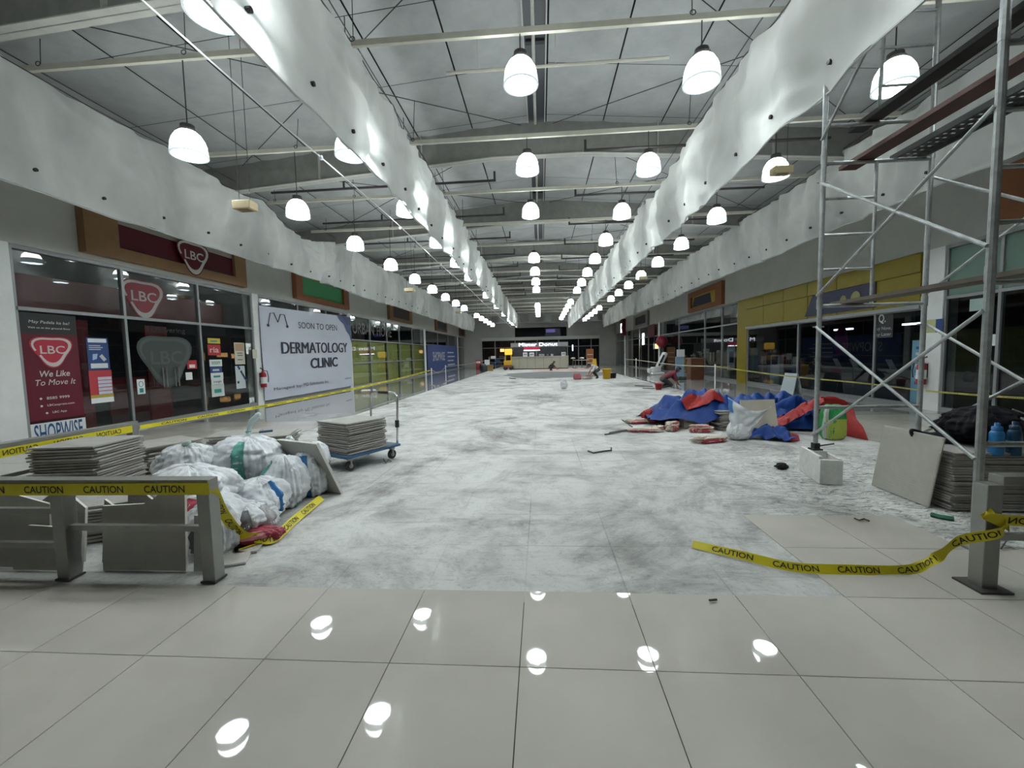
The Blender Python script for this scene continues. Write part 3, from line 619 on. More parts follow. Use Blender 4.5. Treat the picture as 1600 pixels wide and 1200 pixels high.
t, ya, yb, zb, zt, x = poster('red leaflet with white box inside the courier door', (295, 563), (311, 576), REDB, 'leaflet'); MB().b2((x, ya+.06, zb+.03), (x+.001, yb-.06, zb+.11)).build('white_box', PAPER, t)
t, ya, yb, zb, zt, x = poster('white card beside the door handles', (293, 582), (304, 593), PAPER, 'card')
t, ya, yb, zb, zt, x = poster('pale notice on the white pier beside the clinic banner', (394, 546), (402, 560), M('notice cream', (.52, .50, .40), .6), 'notice', off=.0)

# ---- clinic banner
bn = thing('banner', 'large white clinic banner announcing an opening, hung over the left shop front', 'banner', (LW+.03, 15.4, .1))
BY0, BY1 = 12.42, 18.6
def bpos(u, v):
    y = BY0+u*(BY1-BY0); z = .12+.08*(1-u)*0+v*((3.08+.18*u)-.12)
    return Vector((LW+.04+.02*math.sin(u*23+v*5)*(1-v)+.012*noise.noise(Vector((u*7, v*5, 2))), y, z))
MB().grid(bpos, 60, 30).build('cloth', M('banner white', (.55, .57, .66), .6), bn, True)
def bword(s, u0, u1, v0, v1, mat, nm='lettering', bold=0):
    uv, fs, _ = GLY[s]; mb = MB()
    for k in ((-1, 0, 1) if bold else (0,)): mb.add([bpos(u0+(u1-u0)*a+k*bold, v0+(v1-v0)*b)+Vector((.014+.002*k, 0, 0)) for a, b in uv], fs)
    mb.build(nm, mat, bn)
NAVY = M('navy ink', (.02, .025, .05), .6)
bword('SOON TO OPEN', .33, .79, .79, .865, NAVY); bword('DERMATOLOGY', .16, .93, .49, .625, NAVY, bold=.0035); bword('CLINIC', .44, .77, .30, .43, NAVY, bold=.0035)
bword('Managed by:', .07, .33, .085, .125, NAVY); bword('MD Solutions Inc.', .345, .64, .095, .135, NAVY); bword('robinsons', .86, .97, .11, .135, BLUEM)
ep = [(.80, 1), (1, 1), (1, .62), (.97, .74), (.93, .80), (.90, .89), (.86, .92), (.82, .96)]
MB().add([bpos(a, b-.002)+Vector((.01, 0, 0)) for a, b in ep], [tuple(range(len(ep)))]).build('corner_wave', M('wave blue', (.03, .07, .20), .5), bn)
ep = [(.86, 1), (1, 1), (1, .8), (.96, .86), (.92, .93)]
MB().add([bpos(a, b-.002)+Vector((.013, 0, 0)) for a, b in ep], [tuple(range(len(ep)))]).build('corner_wave', M('wave navy', (.012, .025, .10), .5), bn)
lg = [(.06, .80), (.08, .93), (.11, .94), (.14, .84), (.165, .93), (.20, .93), (.225, .80)]
MB().tube([bpos(a, b)+Vector((.015, 0, 0)) for a, b in lg], .014, 4).build('logo_curve', NAVY, bn)
for a, b in ((.06, .8), (.222, .8)): MB().prism([(.07*math.cos(q), .05*math.sin(q)) for q in [i*math.pi/5 for i in range(10)]], bpos(a, b)+Vector((.018, 0, 0)), LX, UP, .004).build('logo_dot', NAVY, bn)
# olive paper behind glass
pp = thing('window_paper', 'olive yellow paper sheets lining the shop window on the left', 'paper', (-8.85, 24.7, .1))
for a, b in ((18.8, 20.85), (20.95, 23.2), (23.4, 25.3), (25.5, 27.9), (28.1, 30.7)):
    MB().b2((-8.86, a, .1), (-8.85, b, 1.12)).build('sheet', M('olive paper', (.55, .55, .14), .7, vary=.1), pp); MB().b2((-8.86, a, 1.18), (-8.85, b, 2.2)).build('sheet', MATS['olive paper'], pp)
uh = thing('window_lettering', 'grey shop name letters on the glass above the olive paper', 'lettering', (LW-.05, 21.5, 2.5)); GV = M('grey vinyl', (.10, .105, .105), .6); lettering('URBAN', (LW-.05, 19.0, 2.55), LX, UP, 2.5, .55, GV, uh); lettering('HOME', (LW-.05, 21.9, 2.55), LX, UP, 2.2, .55, GV, uh)
bb = thing('banner', 'dark blue supermarket banner far along the left shops', 'banner', (LW+.02, 37, .1))
MB().b2((LW+.01, 31.4, .12), (LW+.03, 42.6, 2.35)).build('cloth', M('banner blue', (.02, .045, .17), .6), bb)
lettering('SHOPWISE', (LW+.034, 33, 1.0), LX, UP, 4.2, .75, WINK, bb)
for k in range(4): MB().b2((LW+.031, 38.3, .5+.38*k), (LW+.034, 41.5-.5*(k % 2), .62+.38*k)).build('text_line', WINK, bb)

# ---- things in and at the right shops
t, ya, yb, zb, zt, x = poster('white instruction sheet on the dark door at the right', (1533, 523), (1558, 540), PAPER, 'notice', 'R')
t, ya, yb, zb, zt, x = poster('mint strip at the head of the dark door', (1511, 468), (1538, 484), M('mint strip', (.3, .42, .38), .5), 'sign', 'R')
t, ya, yb, zb, zt, x = poster('yellow and blue notice on the white pier at the right', (1448, 500), (1473, 519), M('notice yellow', (.42, .42, .2), .6), 'notice', 'R', .0)
MB().b2((x, ya, zb), (x+.001, ya+(yb-ya)*.42, zt)).build('blue_half', BLUEM, t)
t, ya, yb, zb, zt, x = poster('tall pale blue banner at the end of the phone shop window', (1422, 532), (1443, 632), M('pale blue poster', (.10, .24, .33), .6), 'poster', 'R')
for k in range(7): MB().b2((x-.001, ya+.05, zt-.2-.13*k), (x, yb-.1, zt-.14-.13*k)).build('text_line', WINK if k % 2 else BLUEM, t)
t, ya, yb, zb, zt, x = poster('white payment slogan on the dark glass of the phone shop', (1362, 492), (1391, 527), BLACK, 'sticker', 'R')
h = zt-zb; w = yb-ya
lettering('Q.', (x-.004, yb-w*.28, zt-h*.42), RX, UP, w*.36, h*.40, WINK, t); lettering('Buy Now,', (x-.004, yb-w*.06, zb+h*.28), RX, UP, w*.88, h*.18, M('dim white', (.3, .3, .32), .6), t); lettering('Pay Later', (x-.004, yb-w*.06, zb+h*.03), RX, UP, w*.88, h*.18, M('dim white', (.3, .3, .32), .6), t)
dc = thing('display_counter', 'dark long display counter behind the phone shop window', 'counter', (9.3, 13.3, 0)); MB().b2((9.0, 10.0, 0), (9.6, 16.8, .75)).build('body', M('dark blue grey', (.03, .04, .06), .5), dc); MB().b2((8.95, 9.95, .75), (9.65, 16.85, .79)).build('top', M('counter glass', (.10, .13, .14), .15), dc)
for i, y in enumerate((10.35, 11.6, 12.9, 13.6, 14.5, 15.4)):
    a = .5; mm = Matrix.Rotation(-a, 3, 'Y'); mb = MB(); mb.box((9.15, y, .92), (.015, .2, .27), mat=mm); solo(mb, 'price_card', PAPER, '%s tilted white card on the phone shop counter, counted from the fire extinguisher' % ORD[i], 'card', 'cards on the phone counter')
fb = thing('pink_garment', 'dark pink garment hanging inside the phone shop window', 'garment', (9.0, 13.2, 1.2))
MB().tube([(9.0, 13.2, 2.05), (9.0, 13.22, 1.85), (9.0, 13.25, 1.5), (9.0, 13.2, 1.2)], [.03, .14, .18, .12], 10).build('cloth', M('dark pink', (.25, .01, .10), .7), fb, True)
MB().tube([(9.0, 13.2, 2.05), (9.0, 13.2, 3.4)], .006, 4).build('hanger', ROD, fb)
for i, (y, c) in enumerate(((17.1, (.02, .03, .12)), (16.3, (.5, .6, .62)), (15.0, (.03, .05, .2)))):
    mb = MB().b2((8.75, y-.3, 0), (8.9, y+.3, 1.25-.1*i)); t = thing('standee', ('dark blue standee just past the yellow pier', 'pale standee in the phone shop window', 'blue box standee in the phone shop window')[i], 'standee', (8.8, y, 0)); mb.build('board', M('standee%d' % i, c, .5), t); MB().b2((8.745, y-.2, .8), (8.75, y+.2, 1.1)).build('print', WINK if i != 1 else BLUEM, t); MB().b2((8.7, y-.3, 0), (8.95, y+.3, .03)).build('foot', BLACK, t)
def extinguisher(label, x, y, z, e):
    t = thing('fire_extinguisher', label, 'extinguisher', (x, y, z)); c = (x+e*.1, y, z)
    MB().lathe([(.0, 0), (.08, .005), (.085, .03), (.085, .40), (.06, .46), (.03, .48), (.03, .52)], c, 14, cap=True).build('cylinder', REDB, t, True)
    MB().tube([(c[0], y, z+.52), (c[0], y-.02, z+.56), (c[0], y-.12, z+.60)], .014, 6).build('handle', BLACK, t); MB().tube([(c[0], y, z+.53), (c[0]+e*.08, y+.08, z+.5), (c[0]+e*.10, y+.1, z+.3), (c[0]+e*.09, y+.09, z+.15)], .012, 6).build('hose', BLACK, t)
    MB().lathe([(.0865, .12), (.0865, .32)], c, 14).build('label_band', PAPER, t); MB().box((x+e*.01, y, z+.3), (.02, .08, .3)).build('bracket', BLACK, t)
extinguisher('red fire extinguisher on the white pier beside the clinic banner', LW, 12.33, .55, 1)
extinguisher('red fire extinguisher on the white pier behind the scaffold', RW, 9.6, .55, -1)
# ================================================================ BARRIERS AND TAPE
def catmull(P, n):
    P = [Vector(p) for p in P]; out = []
    for i in range(len(P)-1):
        a, b, c, d = P[max(i-1, 0)], P[i], P[i+1], P[min(i+2, len(P)-1)]
        for k in range(n):
            t = k/n; out.append(.5*((2*b)+(c-a)*t+(2*a-5*b+4*c-d)*t*t+(3*b-a-3*c+d)*t*t*t))
    return out+[P[-1]]
def ribbon(label, pts, ups, wid, start=.05, period=.40, tw=.26, mirror=False, both=False, n=8, text=True, name='caution_tape', letters=True, mat=None):
    """tape along a path; ups gives the across direction at each point; CAUTION printed along it"""
    C = catmull(pts, n); U = [u.normalized() for u in catmull(ups, n)]
    s = [0.0]
    for a, b in zip(C, C[1:]): s.append(s[-1]+(b-a).length)
    def at(d):
        d = min(max(d, 0), s[-1]-1e-6); i = 0
        while s[i+1] < d: i += 1
        f = (d-s[i])/(s[i+1]-s[i]); t = (C[i+1]-C[i]).normalized(); u = U[i].lerp(U[i+1], f); u = (u-t*u.dot(t)).normalized()
        return C[i].lerp(C[i+1], f), t, u
    lo = Vector((sum(c.x for c in C)/len(C), sum(c.y for c in C)/len(C), min(c.z for c in C)-wid/2))
    T = thing(name, label, 'tape', lo, 'yellow caution tapes'); vs = []; fs = []
    for i, c in enumerate(C):
        _, t, u = at(s[i]); vs += [c-u*wid/2, c+u*wid/2]
    fs = [(2*i, 2*i+2, 2*i+3, 2*i+1) for i in range(len(C)-1)]
    MB().add(vs, fs).build('band', mat or YEL, T, True)
    if letters:
        uv, gf, _ = GLY['CAUTION']; d = start
        while d+tw < s[-1]:
            mb = MB()
            for sd in (1, -1):
                vv = []
                for a, b in uv:
                    aa = 1-a if mirror else a
                    p, t, u = at(d+aa*tw); vv.append(p+u*((b-.5)*wid*.62)+t.cross(u)*.0025*sd)
                mb.add(vv, gf)
            mb.build('lettering', INK, T); d += period
    return T
Z = Vector((0, 0, 1)); PALEY = M('faded yellow tape', (.52, .47, .12), .5); PALET = M('pale tape', (.42, .42, .33), .5)
def rail(label, posts, segs, bars, zt=.665, plate=.085):
    t = thing('guard_rail', label, 'railing', (posts[0][0], posts[0][1], 0), 'low steel guard rails')
    for x, y in posts:
        MB().b2((x-.042, y-.042, 0), (x+.042, y+.042, zt-.05)).build('post', STEEL, t, bevel=.004); MB().b2((x-plate, y-plate, 0), (x+plate, y+plate, .012)).build('base_plate', M('dark base plate', (.09, .085, .08), .5, .5), t)
    for a, b in segs:
        a, b = Vector((*a, zt-.025)), Vector((*b, zt-.025)); d = b-a; MB().box((a+b)/2, (d.length, .085, .05), math.atan2(d.y, d.x)).build('top_rail', STEEL, t, bevel=.004)
    for a, b, z in bars:
        a, b = Vector((*a, z)), Vector((*b, z)); d = b-a; MB().box((a+b)/2, (d.length, .035, .035), math.atan2(d.y, d.x)).build('bar', STEEL, t)
    return t
rail('low steel guard rail in front of the tile piles on the left', [(-2.12, 2.44), (-3.12, 2.44), (-4.12, 2.44), (-5.15, 2.44), (-5.15, 4.85)], [((-5.19, 2.44), (-2.08, 2.44)), ((-5.15, 2.40), (-5.15, 4.89))],
     [((-3.08, 2.44), (-2.16, 2.44), .34), ((-4.08, 2.44), (-3.16, 2.44), .45), ((-4.08, 2.44), (-3.16, 2.44), .22), ((-5.1, 2.44), (-4.16, 2.44), .34), ((-5.15, 2.48), (-5.15, 4.81), .34)], plate=.05)
rail('low steel guard rail at the right edge in front of the scaffold', [(2.52, 2.5), (3.7, 2.5), (4.8, 2.5)], [((2.56, 2.5), (4.84, 2.5))], [((2.56, 2.5), (3.66, 2.5), .30), ((3.74, 2.5), (4.76, 2.5), .30)], .66)
# remove the cap height of the first right post: it stands proud like the photo
yt = 2.385
ribbon('caution tape stretched flat along the near left guard rail', [(-4.3, yt, .606), (-3.6, yt, .605), (-3.0, yt, .607), (-2.5, yt, .61), (-2.06, yt, .612)], [Z]*5, .075, start=.17+.0, period=.41, tw=.27)
pts = [(-2.055, 2.40, .60), AY(348, 800, 2.62), AY(376, 834, 2.85), FL(408, 851)+Vector((0, 0, .05)), FL(430, 846)+Vector((0, 0, .03)), FL(460, 818)+Vector((0, 0, .03)), FL(503, 782)+Vector((0, 0, .03))]
ribbon('caution tape trailing from the left rail end down to the concrete beside the sacks', pts, [Vector((.6, -.2, .5)), Vector((.7, -.2, .5)), Vector((.5, -.2, .8)), Vector((-.2, .4, .8)), Vector((-.5, .5, .7)), Vector((-.6, .5, .5)), Vector((-.6, .5, .5))], .07, start=.12, period=.33, tw=.24)
ribbon('short stray end of caution tape under the red sack', [FL(375, 863)+Vector((0, 0, .01)), FL(395, 856)+Vector((0, 0, .012)), FL(408, 852)+Vector((0, 0, .015))], [Vector((-.3, .9, .2))]*3, .05, letters=False)
ribbon('caution tape along the far side of the left rail, lettering seen reversed', [(-5.10, 2.6, .57), (-5.10, 3.6, .575), (-5.10, 4.8, .58)], [Z]*3, .085, start=.1, period=.42, tw=.28, mirror=True)
ribbon('long caution tape running along the left aisle past the courier shop', [(-5.10, 4.9, .58), (-5.13, 8, .545), (-5.15, 11.5, .56), (-5.18, 15.5, .63), (-5.2, 19.4, .74)], [Z]*5, .05, start=.3, period=.6, tw=.4)
# right: knot on the post, trailing end over the tiles
pr = Vector((2.52, 2.45, .41))
pts = [pr+Vector((.05, -.0, .0)), pr+Vector((.0, -.02, -.06)), AY(1500, 845, 2.5), AY(1462, 872, 2.52), FL(1420, 890, .03), FL(1330, 890, .03), FL(1240, 886, .03), FL(1165, 869, .03), FL(1082, 850, .02)]
ribbon('caution tape end trailing over the floor tiles from the right rail post', pts[::-1], [Z, Vector((.2, -.2, 1)), Vector((.3, -.1, .9)), Vector((.2, -.1, .9)), Vector((.1, .2, .9)), Vector((.0, .5, .8)), Vector((.0, .6, .7)), Vector((.1, .6, .7)), Vector((.15, .7, .5))][::-1], .058, start=.13, period=.36, tw=.25)
ribbon('caution tape running right along the right rail', [(2.47, 2.455, .46), (2.56, 2.44, .42), (3.1, 2.44, .405), (3.9, 2.44, .41), (4.7, 2.44, .41)], [Z]*5, .06, start=.12, period=.42, tw=.3, mirror=True)
ribbon('loop of caution tape wound round the right rail post', [pr+Vector((-.055, .0, .04)), pr+Vector((-.05, -.01, .03)), pr+Vector((.05, -.012, -.02)), pr+Vector((.055, .0, -.03))], [Z]*4, .05, letters=False)
# stanchions and far tapes
def stanchion(label, x, y, h):
    t = thing('stanchion', label, 'post', (x, y, 0), 'thin barrier posts'); MB().lathe([(.0, 0), (.14, .0), (.14, .02), (.03, .035)], (x, y, 0), 14, cap=True).build('base', M('grey base', (.3, .3, .3), .5), t); MB().tube([(x, y, .03), (x, y, h)], .022, 8).build('pole', WHITE, t); MB().lathe([(.03, h-.02), (.035, h+.02), (.0, h+.04)], (x, y, 0), 10).build('knob', WHITE, t)
p1 = FL(1117, 609); stanchion('thin white barrier post behind the kneeling worker in red', p1.x, p1.y, .86)
p2 = FL(994, 590); stanchion('barrier post on the right aisle edge beyond the yellow bucket', p2.x, p2.y, 1.0)
p3 = FL(977, 588); stanchion('farther barrier post on the right aisle edge', p3.x, p3.y, 1.0)
stanchion('barrier post at the end of the long left tape', -5.2, 19.45, .8); stanchion('second barrier post on the left aisle edge', -5.25, 22.6, .85)
ribbon('caution tape from the white post to the phone shop pier on the right', [(p1.x, p1.y, .82), (6.9, 12.5, .62), (7.7, 10.6, .52), (8.22, 9.55, .42)], [Z]*4, .03, start=.4, period=.6, tw=.4, mat=PALEY)
ribbon('caution tape from the pier across the dark door on the right', [(8.22, 9.5, .42), (8.22, 8.2, .44), (8.22, 6.5, .5), (8.22, 4.6, .5)], [Z]*4, .035, start=.3, period=.6, tw=.4, mat=PALEY)
ribbon('pale tape between the white post and the far right posts', [(p1.x, p1.y, .82), (p1.x*.6+p2.x*.4, p1.y*.6+p2.y*.4, .80), (p2.x, p2.y, .95), (p3.x, p3.y, .97)], [Z]*4, .035, letters=False, mat=PALET)
ribbon('pale tape between the two left barrier posts', [(-5.2, 19.5, .74), (-5.23, 21, .55), (-5.25, 22.6, .8)], [Z]*3, .035, letters=False, mat=PALET)
ribbon('tape running on from the left posts towards the far wall', [(-5.25, 22.6, .8), (-5.3, 30, .78), (-5.4, 40, .85)], [Z]*3, .035, letters=False, mat=PALET)

# ================================================================ TILE STACKS
slabme = {}
def slab_mesh(k):
    if k not in slabme:
        q = random.Random(90+k); w = .3; mb = MB(); mb.b2((-w, -w, 0), (w, w, .016)); mb.b2((-w+.03, -w+.02, -.007), (w-.02, w-.03, 0))
        slabme[k] = mb.build('lifted_tile', [SLAB]).data; bpy.data.objects.remove([o for o in COL.objects if o.data == slabme[k]][0])
    return slabme[k]
def stack(what, x, y, n, rz, z0=0, dz=.026, jit=.02, jr=.06, seed=1, order='topmost'):
    q = random.Random(seed)
    for i in range(n):
        o = bpy.data.objects.new('lifted_tile', slab_mesh(q.randrange(3))); COL.objects.link(o)
        o.location = (x+q.uniform(-jit, jit), y+q.uniform(-jit, jit), z0+.0075+i*dz); o.rotation_euler = (q.uniform(-.006, .006), q.uniform(-.006, .006), rz+q.uniform(-jr, jr))
        k = n-1-i; tag(o, ('grey lifted tile, topmost of %s' % what) if k == 0 else ('grey lifted tile, %s from the top of %s' % (ORD[k], what)), 'tile', 'tiles in '+what)
stack('the tall left stack by the rail', -4.66, 3.92, 22, .15, dz=.0275, seed=1)
stack('the stack behind the tall left stack', -4.85, 4.98, 15, -.55, seed=2, jit=.035, jr=.12)
stack('the low far left stack', -4.75, 6.05, 11, .3, seed=3, jit=.04, jr=.2)
stack('the stack with the blue tool', -3.95, 5.75, 13, .35, seed=4, jit=.04, jr=.2)
stack('the low stack just behind the left rail', -3.62, 3.22, 11, .55, seed=5, jit=.03, jr=.1)
stack('the far left stack behind the rail', -4.25, 2.95, 12, .45, seed=6, jit=.03)
stack('the right stack under the black bag', 3.74, 3.96, 24, -.03, dz=.0205, jit=.012, jr=.035, seed=8)
stack('the second right stack under the bottles', 4.40, 3.98, 23, .02, dz=.0205, jit=.012, jr=.03, seed=9)
# broken and leaning slabs behind the near rail
def slabpoly(label, poly, o, xd, yd, th=.018, mat=None, name='broken_tile'):
    return solo(MB().prism(poly, o, Vector(xd).normalized(), Vector(yd).normalized(), th, em=1), name, [mat or SLAB, EDGE], label, 'tile', 'leaning tiles')
lean = (0, .12, 1)
slabpoly('large upright tile with notched top edge leaning behind the near left rail', [(0, 0), (.59, 0), (.59, .565), (.44, .55), (.38, .49), (.30, .45), (.0, .435)], (-2.98, 2.52, .005), (1, .01, 0), (0, .07, 1), mat=SLABT)
slabpoly('pointed curved shard standing behind the notched tile', [(0, 0), (.27, 0), (.27, .40), (.17, .45), (.09, .51), (.04, .575), (0, .57)], (-2.90, 2.60, .005), (1, .02, 0), lean)
slabpoly('narrow upright tile strip beside the rail end post', [(0, 0), (.09, 0), (.09, .37), (0, .37)], (-2.33, 2.52, .005), (1, .03, 0), (0, .1, 1), mat=SLABT)
slabpoly('broken tile with slanted top at the far left behind the rail', [(0, 0), (.49, 0), (.47, .43), (.2, .50), (0, .55)], (-3.90, 2.54, .005), (1, .02, 0), lean, mat=SLABT)
slabpoly('triangular shard rising behind the left rail post', [(0, 0), (.38, 0), (.38, .38), (.19, .53), (.04, .42)], (-3.62, 2.60, .005), (1, .05, 0), lean)
slabpoly('low broken piece standing under the left rail bars', [(0, 0), (.5, 0), (.5, .28), (.1, .30), (0, .12)], (-3.62, 2.50, .01), (1, .0, 0), lean, mat=SLABT)
slabpoly('shard standing just right of the middle left post', [(0, 0), (.2, 0), (.2, .33), (.12, .36), (0, .44)], (-3.10, 2.62, .005), (1, .0, 0), lean)
for i, (px, py, a, w) in enumerate(((325, 890, .3, .22), (345, 872, .8, .26), (362, 868, .2, .16))):
    p = FL(px, py); slabpoly(('flat broken tile by the foot of the rail end post', 'flat tile piece under the printed sack', 'small flat tile chip beside the trailing tape')[i], [(0, 0), (w, .02), (w*.9, .18), (.1, .22), (-.03, .1)], p+Vector((0, 0, .014)), (math.cos(a), math.sin(a), 0), (-math.sin(a), math.cos(a), 0), .014, SLABT)
c0 = FL(535, 771); tR = FL(497, 696, .54); tL = FL(443, 690, .54)
for k in range(2):
    slabpoly(('front', 'back')[k]+' of the two tiles leaning on the sacks beside the trolley', [(0, 0), (.6, 0), (.6, .6), (0, .6)], c0+Vector((.0, .022*k, .004)), (tL-tR), (tR-c0), .016, SLABT)

# ================================================================ SACKS
def sack(label, c, size, rz=0, seed=1, neck=None, col=(.62, .65, .68), stripe=None, wr=.17, lean=(0, 0), print_=None, name='sack', cat='sack', group='filled rubble sacks', mat=None, e=.75, taper=.45):
    """closed lumpy bag: rounded box body with gathered wrinkles; optional tied neck and printed stripe"""
    c = Vector(c); rx, ry, rzz = size; q = Vector((seed*3.1, seed*1.7, seed)); Rz = Matrix.Rotation(rz, 3, 'Z')
    def sp(a, p): return math.copysign(abs(a)**p, a)
    def pos(u, v, off=0):
        th = u*2*math.pi; ph = (v-.5)*math.pi
        x, y, z = sp(math.cos(ph), e)*sp(math.cos(th), e), sp(math.cos(ph), e)*sp(math.sin(th), e), sp(math.sin(ph), .8)
        d = Vector((x, y, z)); r = 1+wr*noise.noise(d*1.6+q)+wr*.8*noise.noise(Vector((math.cos(th)*3.2, math.sin(th)*3.2, v*1.2))+q)-wr*1.7*abs(noise.noise(Vector((math.cos(th)*4.5, math.sin(th)*4.5, v*1.2))+q))-wr*1.3*abs(noise.noise(Vector((d.x*2.6+d.z*1.5, d.y*2.6, d.z*3.4-d.x*2))+q*2))-wr*.55*abs(noise.noise(Vector((d.x*7+d.z*3, d.y*7, d.z*4))+q))-wr*.15*abs(noise.noise(d*14+q))+.75*wr
        p = Vector((x*rx*r, y*ry*r, z*rzz*(1+.4*(r-1)))); zz = (z+1)/2
        p.x += lean[0]*zz; p.y += lean[1]*zz
        k = 1-taper*max(0, zz-.5); p.x *= k; p.y *= k
        if off: p += d.normalized()*off
        p.z = max(p.z, -rzz*.92)
        return Rz @ p + c + Vector((0, 0, rzz*.92))
    t = thing(name, label, cat, (c.x, c.y, c.z), group)
    MB().grid(lambda u, v: pos(u % 1.0, v), 96, 52).build('body', mat or M('woven sack %d' % (seed % 4), tuple(k*(1-.05*(seed % 4)) for k in col), .55, vary=.06, vscale=9, bump=.35, bscale=14), t, True)
    if stripe:
        u0, u1, mt = stripe; MB().grid(lambda u, v: pos((u0+(u1-u0)*u) % 1.0, .16+.66*v, .006), 8, 22).build('stripe', mt, t, True)
    if print_:
        for (u0, u1, v0, v1, mt) in print_: MB().grid(lambda u, v: pos((u0+(u1-u0)*u) % 1.0, v0+(v1-v0)*v, .007), 10, 10).build('print', mt, t, True)
    if neck:
        dx, dy, dz, nr = neck; b = c+Rz @ Vector((lean[0], lean[1], 0))+Vector((0, 0, rzz*1.72)); d = Vector((dx, dy, dz))
        sd_ = Vector((.06, .0, .0)); pts = [b-d*.3, b+d*.05, b+d*.35, b+d*.7+sd_*.4, b+d+sd_*1.6]
        nk = MB().tube(catmull(pts, 4), [nr*k for k in (3.4, 2.9, 2.4, 2.0, 1.6, 1.3, 1.0, .75, .62, .7, .85, 1.0, 1.1, 1.15, 1.05, .95, .7)], 16)
        nk.v = [v+Vector((noise.noise(v*38), noise.noise(v*38+q), .5*noise.noise(v*30)))*nr*.55 for v in nk.v]
        nk.build('neck', M('sack neck', (.56, .66, .65), .6, vary=.12, vscale=12), t, True)
        MB().tube([b+d*.33+Vector((nr*.9*math.cos(a), nr*.9*math.sin(a), 0)) for a in [i*math.pi/4 for i in range(9)]], .007, 4, False).build('tie', M('tie green', (.1, .35, .3), .6), t)
    return t
GRN = M('sack print green', (.10, .36, .30), .6); BLU = M('sack print blue', (.03, .17, .42), .6); RDP = M('sack print red', (.48, .06, .09), .6); GRYP = M('sack print grey', (.12, .12, .13), .6); YLP = M('sack print yellow', (.6, .5, .08), .6)
WS = (.76, .79, .82)
sack('big white sack on top of the pile, its neck twisted up with green ends', (-3.02, 4.02, .22), (.37, .27, .21), -.25, 1, (.02, .05, .27, .026), WS, (.78, .84, GRN))
sack('large white sack lying at the front left of the pile', (-2.95, 3.18, .16), (.38, .27, .20), -.15, 2, None, WS, lean=(.06, 0))
sack('white sack half hidden behind the near rail', (-3.45, 3.75, .18), (.25, .22, .22), .2, 3, (.0, -.05, .08, .02), WS)
sack('white sack with a blue corner at the front of the pile', (-2.50, 3.42, 0), (.22, .2, .19), .3, 4, None, WS, (.92, .97, BLU))
sack('upright white sack with green print between two others', (-2.47, 3.76, 0), (.18, .19, .25), .1, 5, None, WS, (.58, .62, GRN), print_=[(.93, .98, .15, .28, GRN)])
sack('upright white sack with a broad blue stripe next to the leaning tiles', (-2.40, 4.10, 0), (.19, .19, .23), .2, 6, None, WS, (.70, .78, BLU), lean=(-.05, .02))
sack('white sack with a thick knotted top at the back of the pile', (-2.78, 4.40, .1), (.20, .18, .17), 0, 7, (-.08, -.03, .14, .04), WS)
sack('small white sack behind the knotted one', (-2.62, 4.58, .1), (.14, .14, .18), 0, 8, None, WS)
sack('pale sack with a red mark lying behind the large front sack', (-3.60, 4.35, .2), (.26, .18, .13), .4, 9, None, (.6, .58, .53), print_=[(.66, .74, .55, .8, RDP)])
sack('printed rice sack in white, red and yellow right behind the rail end post', (-2.60, 2.98, .05), (.26, .2, .17), .1, 10, None, (.66, .62, .55), print_=[(.62, .80, .60, .86, RDP), (.70, .80, .35, .55, YLP), (.55, .62, .3, .6, RDP)])
sack('cream sack with grey print lying below the front sacks', (-2.42, 3.10, .03), (.22, .18, .12), -.2, 11, None, (.62, .60, .55), print_=[(.78, .93, .4, .75, GRYP)])
sack('grey and white newspaper like sack at the right front of the pile', (-2.34, 3.16, 0), (.16, .14, .13), .3, 12, None, (.60, .60, .58), (.80, .97, M('faint print', (.45, .45, .45), .6)))
sack('white sack with slanted black print below the rail bar', (-2.42, 2.80, 0), (.17, .14, .20), .2, 13, None, (.62, .61, .57), print_=[(.68, .86, .25, .6, GRYP)])
rs = sack('flat dark red printed sack lying at the foot of the pile', (-2.25, 2.99, 0), (.22, .10, .055), .35, 14, None, (.3, .02, .04), print_=[(.70, .82, .5, .75, M('pale red print', (.55, .2, .22), .6))], mat=M('dark red sack', (.30, .025, .05), .6, vary=.15, vscale=10))
# tool on the stack
tl = thing('scraper_tool', 'blue handled tool lying on the left tile stack', 'tool', (-3.95, 5.75, .36)); MB().tube([(-4.02, 5.6, .375), (-3.86, 5.66, .385)], .016, 8).build('handle', M('navy grip', (.02, .05, .12), .5), tl); MB().tube([(-4.1, 5.57, .372), (-4.02, 5.6, .375)], .006, 6).build('shaft', STEEL, tl)

# ================================================================ PLATFORM TROLLEY
TA = math.radians(-27); tc = Vector((-2.46, 5.36, 0)); tr = thing('platform_trolley', 'blue platform trolley with folded steel handle carrying a tile stack', 'trolley', tc, None, TA)
BLUED = M('trolley blue', (.02, .09, .19), .5, vary=.1); RUB = M('black rubber', (.02, .02, .02), .7)
MB().b2((-.33, -.44, .165), (.33, .44, .20)).build('deck', BLUED, tr, world=False, bevel=.012)
MB().b2((-.30, -.41, .2), (.30, .41, .204)).build('deck_mat', M('grey deck mat', (.12, .15, .17), .7), tr, world=False)
for sx in (-1, 1):
    for sy in (-1, 1):
        w = MB(); c = Vector((sx*.25, sy*.34, .062)); w.tube([c-Vector((.018, 0, 0)), c+Vector((.018, 0, 0))], .062, 16)
        wh = w.build('wheel', RUB, tr, world=False); MB().tube([c-Vector((.021, 0, 0)), c+Vector((.021, 0, 0))], .03, 10).build('hub', STEEL, wh, world=False)
        MB().b2((c.x-.03, c.y-.03, .13), (c.x+.03, c.y+.03, .166)).b2((c.x-.028, c.y-.012, .05), (c.x-.022, c.y+.012, .15)).b2((c.x+.022, c.y-.012, .05), (c.x+.028, c.y+.012, .15)).build('caster_fork', STEEL, tr, world=False)
